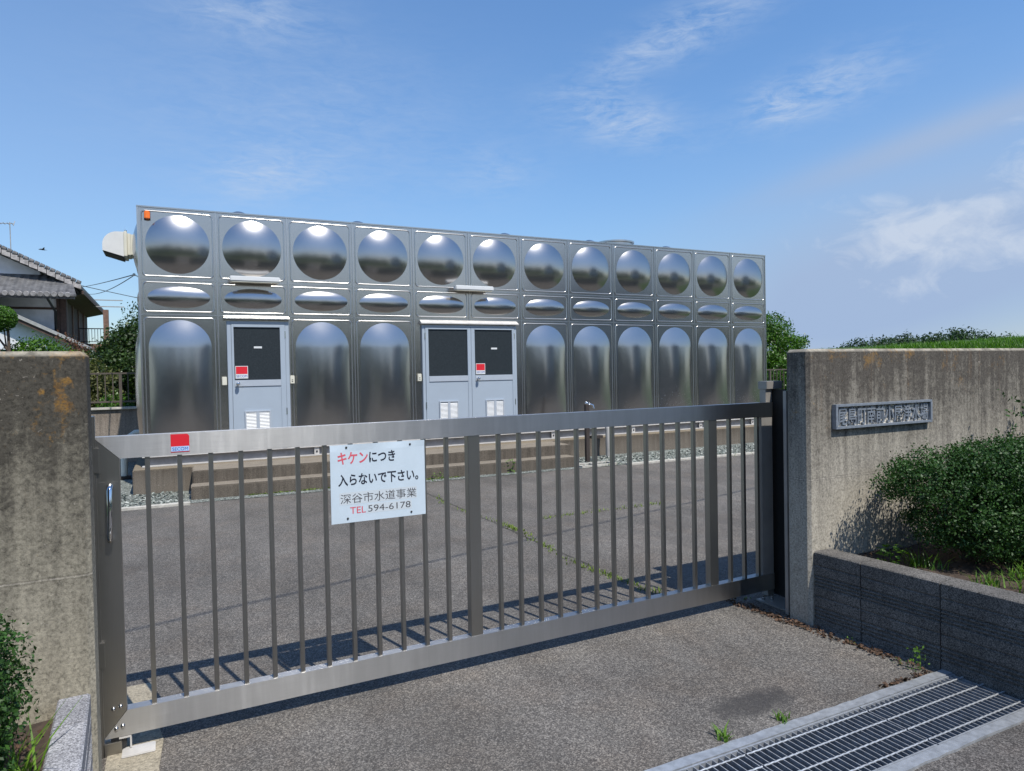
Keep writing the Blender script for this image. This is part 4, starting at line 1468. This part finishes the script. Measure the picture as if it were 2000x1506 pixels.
weed('strappy weed in the left planter beside the granite blocks', (-.46, 2.45, .36), 46, .16, .10, 15, False)
weed('broad-leaved weed in the left planter', (-.45, 2.36, .36), 40, .09, .10, 16)
weed('low weed in the left planter at the bottom edge', (-.50, 2.26, .36), 40, .07, .12, 17)

# grass and moss in the asphalt joint
rng = np.random.default_rng(21)
n = 1500
yy = rng.uniform(3.5, 8.4, n)
dens = .5 + .5 * np.sin(yy * 5.3) * np.sin(yy * 2.1 + 1)
k = rng.random(n) < dens * np.clip((8.6 - yy) / 3, .15, 1)
yy = yy[k]
xx = 3.0 + .06 * np.sin(yy * 2.3) + rng.normal(size=len(yy)) * .028
P = np.stack([xx, yy, np.full(len(yy), .0)], 1)
n2 = 160
P2 = np.stack([rng.uniform(3.5, 5.1, n2), 6.42 + rng.normal(size=n2) * .03, np.zeros(n2)], 1)
P = np.concatenate([P, P2])
tag(link_mesh('crack_grass', blades_mesh('crack_grass', P, .028, .010, 3, M['moss'], lean=1.0)), kind='stuff')
# moss along the foot of the steps
n = 500
xs = rng.uniform(.9, 3.9, n)
P = np.stack([xs, 9.655 - (xs - 3.08) * .03 - rng.random(n) * .03, np.zeros(n)], 1)
tag(link_mesh('moss', blades_mesh('moss', P, .028, .016, 5, M['moss'], lean=.8)), kind='stuff')

# dry leaf litter by the right wall and planter
n = 520
s_ = rng.random(n)
xs = 3.33 + s_ * .10 + rng.normal(size=n) * .025
ys = 3.50 - s_ * 1.25 + rng.normal(size=n) * .05
k = (xs < 3.44) & ((rng.random(n) < .9) | (ys > 2.7))
P = np.stack([xs[k], ys[k], rng.random(k.sum()) * .012 + .004], 1)
P3_ = np.stack([rng.uniform(3.05, 3.44, 70), 2.165 + np.abs(rng.normal(size=70)) * .012, rng.random(70) * .008 + .003], 1)
P = np.concatenate([P, P3_])
N = rng.normal(size=P.shape) * .6 + np.array([0, 0, 1.0])
tag(link_mesh('leaf_litter', raw_mesh('leaf_litter', leaf_verts(P, N, .024, rng, .7), len(P), 4, M['deadleaf'])), kind='stuff')
for (x0, x1, y0, y1, z, sd) in ((3.66, 5.5, 1.9, 2.85, .425, 3), (-.9, -.38, 2.0, 2.85, .385, 4)):
    pass
n = 700
P = np.stack([rng.uniform(3.64, 5.2, n), rng.uniform(1.8, 2.88, n), np.full(n, .383)], 1)
Pb = np.stack([rng.uniform(-.9, -.37, 260), rng.uniform(1.9, 2.88, 260), np.full(260, .38)], 1)
P = np.concatenate([P, Pb]); N = rng.normal(size=P.shape) * .5 + np.array([0, 0, 1.0])
tag(link_mesh('planter_litter', raw_mesh('planter_litter', leaf_verts(P, N, .022, rng, .6), len(P), 4, M['deadleaf'])), kind='stuff')


# trees
def tree(name, label, base, blobs, n, size, seed, leaf, trunk_top, r0=.12, group=None, cat='tree', shell=.6, lump=.3, limbs=5, upb=.3, floor=None, clump=70):
    o = thing(name, label, cat, base, 0, group)
    mb_ = MB()
    b0 = Vector(base); t0 = Vector(trunk_top)
    mb_.tube([b0, b0.lerp(t0, .5) + Vector((r0 * .3, 0, 0)), t0], [r0, r0 * .75, r0 * .35], 10)
    rr_ = random.Random(seed)
    for k_ in range(limbs):
        bl = blobs[k_ % len(blobs)]
        s__ = b0.lerp(t0, rr_.uniform(.4, .85))
        e__ = Vector(bl[:3]) + Vector((rr_.uniform(-.5, .5) * bl[3], rr_.uniform(-.5, .5) * bl[4], rr_.uniform(-.2, .5) * bl[5]))
        mb_.tube([s__, s__.lerp(e__, .5) + Vector((0, 0, .05 * bl[5])), e__], [r0 * .4, r0 * .25, r0 * .08], 7)
    part('trunk', mb_, M['bark'], o)
    link_mesh('crown', foliage_mesh('crown', blobs, n, size, seed, leaf, shell, lump, off=base, upb=upb, floor=floor, clump=clump), o)
    return o


tree('tree', 'dark glossy evergreen tree between the tiled house and the steel tank', (-.75, 19.2, 0),
     [(-.85, 19.2, 1.9, .78, .8, .95), (-.55, 19.3, 2.65, .55, .6, .75), (-1.3, 19.0, 1.35, .42, .5, .75), (.1, 19.4, 2.0, .7, .7, 1.0), (-1.05, 19.1, 2.45, .36, .4, .4), (-1.5, 19.2, 1.7, .42, .4, .55), (-.95, 19.4, 1.3, .8, .6, .8)],
     30000, .085, 31, M['darkleaf'], (-.6, 19.2, 2.2), .1, lump=.28)
tree('shrub', 'dull olive shrub behind the yard railing at the foot of the evergreen tree', (-1.75, 17.2, 0), [(-1.72, 17.2, 1.45, .55, .4, .68), (-2.0, 17.3, 1.2, .5, .4, .8), (-1.45, 17.4, 1.15, .5, .4, .7)], 11000, .07, 32,
     leafmat('olive_leaf', (.05, .06, .02), (.16, .17, .06)), (-1.75, 17.2, 1.3), .05, cat='shrub')
tree('shrub', 'rounded bright green shrub behind the yard railing', (-.98, 15.9, 0), [(-1.0, 15.9, 1.05, .30, .25, .22), (-.95, 15.9, .7, .3, .25, .4)], 2600, .055, 33, M['greenleaf'], (-.98, 15.9, .9), .04, cat='shrub')
tree('topiary_tree', 'clipped ball of pine foliage on a short trunk before the white house', (-2.87, 17, 0), [(-3.02, 17, 2.86, .34, .34, .28), (-3.25, 17, 2.8, .3, .3, .22)], 7000, .05, 34, M['greenleaf'],
     (-2.88, 17, 2.75), .06, shell=.4, lump=.08, clump=0)
tree('shrub', 'bright green leafy bush peeking over the left concrete wall', (-2.55, 17.4, 0), [(-2.58, 17.4, 2.18, .52, .4, .30), (-2.9, 17.4, 2.0, .4, .4, .35), (-2.2, 17.4, 2.0, .35, .35, .30)], 5200, .07, 35, M['greenleaf'],
     (-2.55, 17.4, 2.1), .05, cat='shrub')
tree('shrub', 'reddish brown shrub in front of the balcony', (-2.75, 25.5, 0), [(-2.75, 25.5, 2.75, .35, .35, .4), (-2.4, 25.6, 2.45, .5, .4, .35)], 900, .09, 36, M['brownleaf'], (-2.7, 25.5, 2.7), .05, shell=.9, lump=.4, cat='shrub')
tree('tree', 'bright green tree just beyond the right end of the tank', (17.8, 16, 0),
     [(17.25, 16, 2.15, .95, .8, .85), (17.5, 16.2, 2.75, .62, .6, .52), (18.35, 16.2, 2.3, .62, .6, .45), (17.0, 15.8, 1.2, .9, .7, .8), (18.3, 16, 1.5, .7, .6, .6), (18.75, 16.2, 2.42, .33, .4, .18)],
     15000, .085, 41, M['greenleaf'], (17.6, 16, 2.5), .1, lump=.32)

# embankment with long grass beyond the right wall
mb = MB()
nx, ny = 60, 30
def emb(x, y):
    s__ = min(max((y - 12.5) / 5.5, 0), 1); s__ = s__ * s__ * (3 - 2 * s__)
    e__ = min(max((x - 19) / 3.5, 0), 1); e__ = e__ * e__ * (3 - 2 * e__)
    return (1.93 + .042 * (x - 23) + .05 * math.sin(x * .9) + .03 * math.sin(x * 2.3 + 1)) * s__ * e__ - .02
for j in range(ny + 1):
    for i in range(nx + 1):
        x = 18 + 47 * i / nx; y = 11 + 24 * j / ny
        mb.v.append((x, y, emb(x, y)))
for j in range(ny):
    for i in range(nx):
        a = j * (nx + 1) + i
        mb.f.append([a, a + 1, a + nx + 2, a + nx + 1]); mb.sm.append(True); mb.mi.append(0)
solo('embankment', mb, M['grassland'], kind='structure')
rng = np.random.default_rng(50)
n = 26000
xs = rng.uniform(20, 48, n); ys = rng.uniform(15.2, 20.5, n)
P = np.stack([xs, ys, np.array([emb(a, b_) for a, b_ in zip(xs, ys)])], 1)
tag(link_mesh('embankment_grass', blades_mesh('embankment_grass', P, .30, .03, 8, M['grass'], lean=.5)), kind='stuff')
P = np.stack([rng.uniform(24, 48, 160), rng.uniform(17, 18.5, 160), np.zeros(160)], 1)
P[:, 2] = [emb(a, b_) for a, b_ in P[:, :2]]
tag(link_mesh('tall_grass', blades_mesh('tall_grass', P, .62, .022, 9, M['grass'], lean=.7)), kind='stuff')
# grass tufts along the back foot of the right wall are hidden; a few stalks stand above its top
# distant wood
ft = [(80.5, 60, 4.7, 2.6, 'low dark tree at the left end of the distant wood'), (85.5, 60, 5.3, 3.0, 'dark rounded tree left of the middle of the distant wood'), (90.5, 60, 5.7, 3.0, 'broad dark tree in the middle of the distant wood'),
      (96, 60, 5.6, 3.0, 'lower dark tree right of the middle of the distant wood'), (102, 60, 6.3, 3.4, 'tallest dark tree of the distant wood above the embankment'), (108, 60, 5.9, 3.4, 'dark tree right of the tallest one in the distant wood'),
      (115, 60, 5.4, 3.6, 'dark tree at the right end of the distant wood')]
for i, (x, y, zt, r_, lb_) in enumerate(ft):
    tree('tree', lb_, (x, y, 0), [(x, y, zt - 1.2, r_, 2.2, 1.35), (x - r_ * .5, y, zt - 1.7, r_ * .7, 2, 1.2), (x + r_ * .5, y, zt - 1.6, r_ * .8, 2, 1.1), (x, y, 1.6, r_, 2, 1.6)], 2600, .42, 60 + i, M['farleaf'], (x, y, zt - 1.2), .25,
         'trees of the distant wood', lump=.35)


# ================================================================== YARD FENCES
def railing(label, x0, x1, y, z0, z1, pitch, group):
    o = thing('railing', label, 'railing', ((x0 + x1) / 2, y, z0), 0, group)
    mb_ = MB(); mb_.box(x0, x1, y - .025, y + .025, z1 - .035, z1, .004); part('top_rail', mb_, M['railing'], o)
    mb_ = MB(); mb_.box(x0, x1, y - .02, y + .02, z0 + .08, z0 + .115, .004); part('bottom_rail', mb_, M['railing'], o)
    k_ = 0
    x = x0 + .03
    while x < x1:
        mb_ = MB()
        if k_ % 10 == 4:
            mb_.box(x - .025, x + .025, y - .024, y + .024, z0, z1 - .036); part('post', mb_, M['railing'], o)
        else:
            mb_.box(x - .009, x + .009, y - .009, y + .009, z0 + .116, z1 - .036); part('baluster', mb_, M['railing'], o)
        x += pitch; k_ += 1
    return o


railing('brown metal railing on the yard wall left of the tank', -2.6, .4, 15, 1.06, 1.71, .125, 'railings round the yard')
railing('brown metal railing glimpsed between the tank and the right wall', 12.2, 16.2, 13, .80, 1.52, .125, 'railings round the yard')
yw = thing('yard_wall', 'low brown stained concrete wall with pale coping under the left railing', 'wall', (-1, 15, 0), 0, 'low walls under the railings')
mb = MB(); mb.box(-6, .6, 14.93, 15.12, -.1, 1.01); part('wall', mb, M['backwall'], yw)
mb = MB(); mb.box(-6, .6, 14.88, 15.14, 1.012, 1.055, .008); part('coping', mb, M['kerb'], yw)
mb = MB(); mb.box(12, 16.5, 12.93, 13.12, -.1, .80)
solo('yard_wall', mb, M['backwall'], 'low concrete wall under the railing at the right end of the tank', 'wall', 'low walls under the railings', loc=(14, 13, 0))

# ================================================================== HOUSE
hs_ = thing('house', 'old two-storey tiled house with pale stucco walls at the far left', 'house', (-8, 34, 0))
mb = MB()
mb.box(-14, -3.55, 30, 39, 0, 4.72)
part('wall', mb, M['stuccoold'], hs_)
mb = MB(); mb.box(-14, -3.50, 29.96, 29.995, 4.18, 4.26); mb.box(-3.60, -3.51, 29.95, 29.99, 0, 4.6)
part('wall_trim', mb, M['darkwood'], hs_)
mb = MB(); mb.box(-3.548, -3.45, 30.3, 39, 2.6, 4.75); mb.box(-3.50, -3.30, 30.0, 30.28, 2.2, 4.72)
part('side_boarding', mb, M['darkwood'], hs_)
for yy in (31.2, 33, 35, 37):
    mb = MB(); mb.box(-3.448, -3.40, yy, yy + .18, 2.6, 4.7); part('pillar', mb, M['redwood'], hs_)
# gable and main roof (ridge runs away from the viewer)
RX, RZ = -9.0, 8.15
ex, ez = -2.75, 5.02
mb = MB()
mb.prism([(-14, 4.73), (-3.8, 4.73), (-4.1, 5.55), (RX, 7.85), (-14, 5.55)], 30.05, 30.3)
part('gable_wall', mb, M['stucco'], hs_)
mb = MB()
t_ = .20
mb.prism([(RX, RZ), (ex, ez), (ex, ez - .12), (RX, RZ - t_)], 29.55, 39.5)
mb.prism([(RX, RZ), (RX, RZ - t_), (-15.2, ez - .12), (-15.2, ez)], 29.55, 39.5)
rf = part('roof', mb, M['tile'], hs_)
# verge tiles: stepped pale tile ends along the gable edge
mb = MB()
n = 24
for k in range(n):
    f0 = k / n; f1 = (k + .92) / n
    xa, za = RX + (ex - RX) * f0, RZ + (ez - RZ) * f0
    xb, zb2 = RX + (ex - RX) * f1, RZ + (ez - RZ) * f1
    mb.prism([(xa, za + .03), (xb, zb2 + .05), (xb, zb2 - .13), (xa, za - .16)], 29.44, 29.56)
part('verge_tiles', mb, M['tileend'], rf)
mb = MB()
for k in range(40):
    f0 = k / 40
    xa, za = RX + (ex - RX) * f0, RZ + (ez - RZ) * f0
    mb.tube([(xa, 29.5, za + .07), (xa + .13, 29.5, za + .02)], [.09, .075], 8)
part('ridge_tiles', mb, M['tile'], rf)
# skirt roof across the gable end
mb = MB()
def skirt(zf, zb2, yf, yb, x0, x1, th):
    mb.addv([(x0, yf, zf), (x1, yf, zf), (x1 - .3, yb, zb2), (x0, yb, zb2), (x0, yf, zf - th), (x1, yf, zf - th), (x1 - .3, yb, zb2 - th), (x0, yb, zb2 - th)],
            [(0, 1, 2, 3), (4, 7, 6, 5), (0, 4, 5, 1), (1, 5, 6, 2), (3, 2, 6, 7), (0, 3, 7, 4)])
skirt(4.62, 5.45, 28.7, 30.06, -15, -2.85, .07)
sk = part('skirt_roof', mb, M['tile'], hs_)
mb = MB()
for k in range(60):
    x = -15 + 12.1 * k / 60
    mb.tube([(x, 28.66, 4.60), (x, 28.72, 4.62)], .085, 8)
part('eave_tiles', mb, M['tileend'], sk)
mb = MB(); mb.box(-15, -2.9, 28.72, 28.78, 4.46, 4.53); mb.tube([(-3.72, 28.75, 4.48), (-3.62, 29.8, 4.1), (-3.62, 29.9, 2.0)], .045, 8)
part('gutter', mb, M['darkmetal'], hs_)
mb = MB(); mb.addv([(-3.5, 30, 4.6), (-2.75, 30, 4.78), (-2.75, 39, 4.78), (-3.5, 39, 4.6)], [(0, 1, 2, 3)]); mb.box(-2.78, -2.70, 29.6, 39.4, 4.74, 4.86)
part('soffit', mb, M['darkwood'], hs_)
# balcony at the far right corner
mb = MB(); mb.box(-3.4, -2.25, 34.6, 37.4, 2.95, 3.15); part('balcony_floor', mb, M['redwood'], hs_)
mb = MB(); mb.box(-2.45, -2.25, 34.3, 34.55, 1.5, 4.6); part('balcony_post', mb, M['redwood'], hs_)
mb = MB(); mb.box(-3.4, -2.45, 34.62, 34.66, 3.78, 3.82); mb.box(-3.4, -2.45, 34.62, 34.66, 3.22, 3.25)
for k in range(9): mb.box(-3.36 + k * .11, -3.34 + k * .11, 34.63, 34.65, 3.25, 3.78)
part('balcony_railing', mb, M['darkmetal'], hs_)
mb = MB(); mb.box(-2.8, -1.7, 34.4, 34.44, 5.0, 5.04); mb.box(-2.8, -1.65, 34.4, 34.44, 4.72, 4.76); part('drying_pole', mb, M['greytrim'], hs_)
# lower wing with slanted white verge
mb = MB(); mb.prism([(-8, 0), (-2.72, 0), (-2.72, 2.72), (-5.0, 3.95), (-8, 5.5)], 27.4, 29.9); part('wing_wall', mb, M['stucco'], hs_)
mb = MB(); mb.prism([(-8, 5.55), (-8, 5.70), (-2.38, 2.72), (-2.38, 2.62)], 27.0, 29.94); wr = part('wing_roof', mb, M['greytrim'], hs_)
mb = MB(); mb.prism([(-8, 5.42), (-8, 5.55), (-2.40, 2.62), (-2.40, 2.50)], 27.05, 27.35); part('verge_board', mb, M['darkwood'], wr)
mb = MB(); mb.prism([(-8, 2.86), (-8, 2.92), (-2.74, 2.44), (-2.74, 2.38)], 27.36, 27.395); part('wall_trim', mb, M['darkmetal'], hs_)
# antenna on the ridge
mb = MB(); mb.tube([(-4.98, 30.4, 6.0), (-4.99, 30.4, 7.35)], .016, 6); mb.tube([(-5.5, 30.4, 7.28), (-4.85, 30.4, 7.30)], .014, 6)
for q in range(5): mb.tube([(-5.4 + q * .12, 30.2, 7.29), (-5.4 + q * .12, 30.6, 7.29)], .008, 5)
mb.tube([(-4.86, 30.25, 7.2), (-4.86, 30.55, 7.42)], .012, 5)
part('antenna', mb, M['greytrim'], hs_)

# cables
def cable(label, a, b_, sag, r, group=None):
    a = Vector(a); b_ = Vector(b_)
    pts = [a.lerp(b_, k / 30) - Vector((0, 0, sag * 4 * (k / 30) * (1 - k / 30))) for k in range(31)]
    mb_ = MB(); mb_.tube(pts, r, 6)
    return solo('cable', mb_, M['wire'], label, 'cable', group, loc=tuple(a))


cable('upper dark service cable from the house eave to the tank side', (-2.75, 29.6, 5.0), (TX - .10, TY + 1.02, 3.17), .02, .008, 'service cables left of the tank')
cable('lower sagging service cable from the house eave to the tank side', (-2.75, 29.6, 4.8), (TX - .10, TY + 1.02, 3.16), .16, .007, 'service cables left of the tank')
cable('thin distant wire crossing the sky behind the dark evergreen tree', (-4.4, 45, 6.9), (2.5, 45, 5.5), .05, .02, 'service cables left of the tank')
cable('black overhead cable above the driveway, outside the picture, whose shadow crosses the asphalt', (.57 - 25.3, 1.53 - 6.08, 5.5), (6.9 + 25.3, 3.05 + 6.08, 5.5), .0, .013)
# small bird in flight
bd = thing('bird', 'tiny dark bird flying above the roof of the tiled house', 'bird', (-3.312, 25, 5.549), .3)
mb = MB()
mb.tube([(-.085, 0, .0), (-.055, 0, .012), (0, 0, .012), (.05, 0, .004), (.085, 0, 0)], [.004, .018, .024, .016, .004], 8)
mb.sphere((-.085, 0, .006), .014, 8, 6)
mb.addv([(-.02, .01, .015), (.035, .01, .012), (.04, .13, .05), (.01, .14, .055)], [(0, 1, 2, 3)]); mb.addv([(-.02, -.01, .015), (.035, -.01, .012), (.04, -.13, .05), (.01, -.14, .055)], [(0, 3, 2, 1)])
mb.addv([(.07, -.01, .002), (.07, .01, .002), (.12, .022, .0), (.12, -.022, .0)], [(0, 1, 2, 3)])
part('body', mb, M['bird'], bd, True)

# ================================================================== ACROSS THE ROAD (seen only as reflections in the steel)
rr_ = random.Random(77)
k = 0
for x in range(-26, 60, 5):
    if 17 < x < 33:
        continue
    y = -17 + rr_.uniform(-1.5, 1.5); h = 6.9 + rr_.uniform(-1.2, 1.0); x_ = x + rr_.uniform(-.8, .8)
    tree('roadside_tree', 'dense tree in the row across the road, mirrored as a dark blur in the steel', (x_, y, 0),
         [(x_, y, h * .60, 2.9, 2, h * .40), (x_ + 1.2, y, h * .36, 2.3, 1.8, h * .34), (x_ - 1.3, y + .3, h * .34, 2.3, 1.8, h * .33)], 2600, .44, 80 + k, M['darkleaf'], (x_, y, h * .6), .2, 'row of trees across the road')
    k += 1
h2 = thing('house', 'dark roofed house across the road seen as a blurred reflection in the tank', 'house', (25, -18, 0))
mb = MB(); mb.box(20, 31, -22, -14.5, 0, 5.4); part('wall', mb, M['stuccoold'], h2)
mb = MB(); mb.prism([(19.3, 5.3), (31.7, 5.3), (28.5, 8.6), (22.5, 8.6)], -22.7, -13.8); part('roof', mb, M['tile'], h2)
for xa in (21.5, 25.5):
    mb = MB(); mb.box(xa, xa + 1.5, -14.49, -14.45, .3, 2.2); part('window', mb, M['glass'], h2)
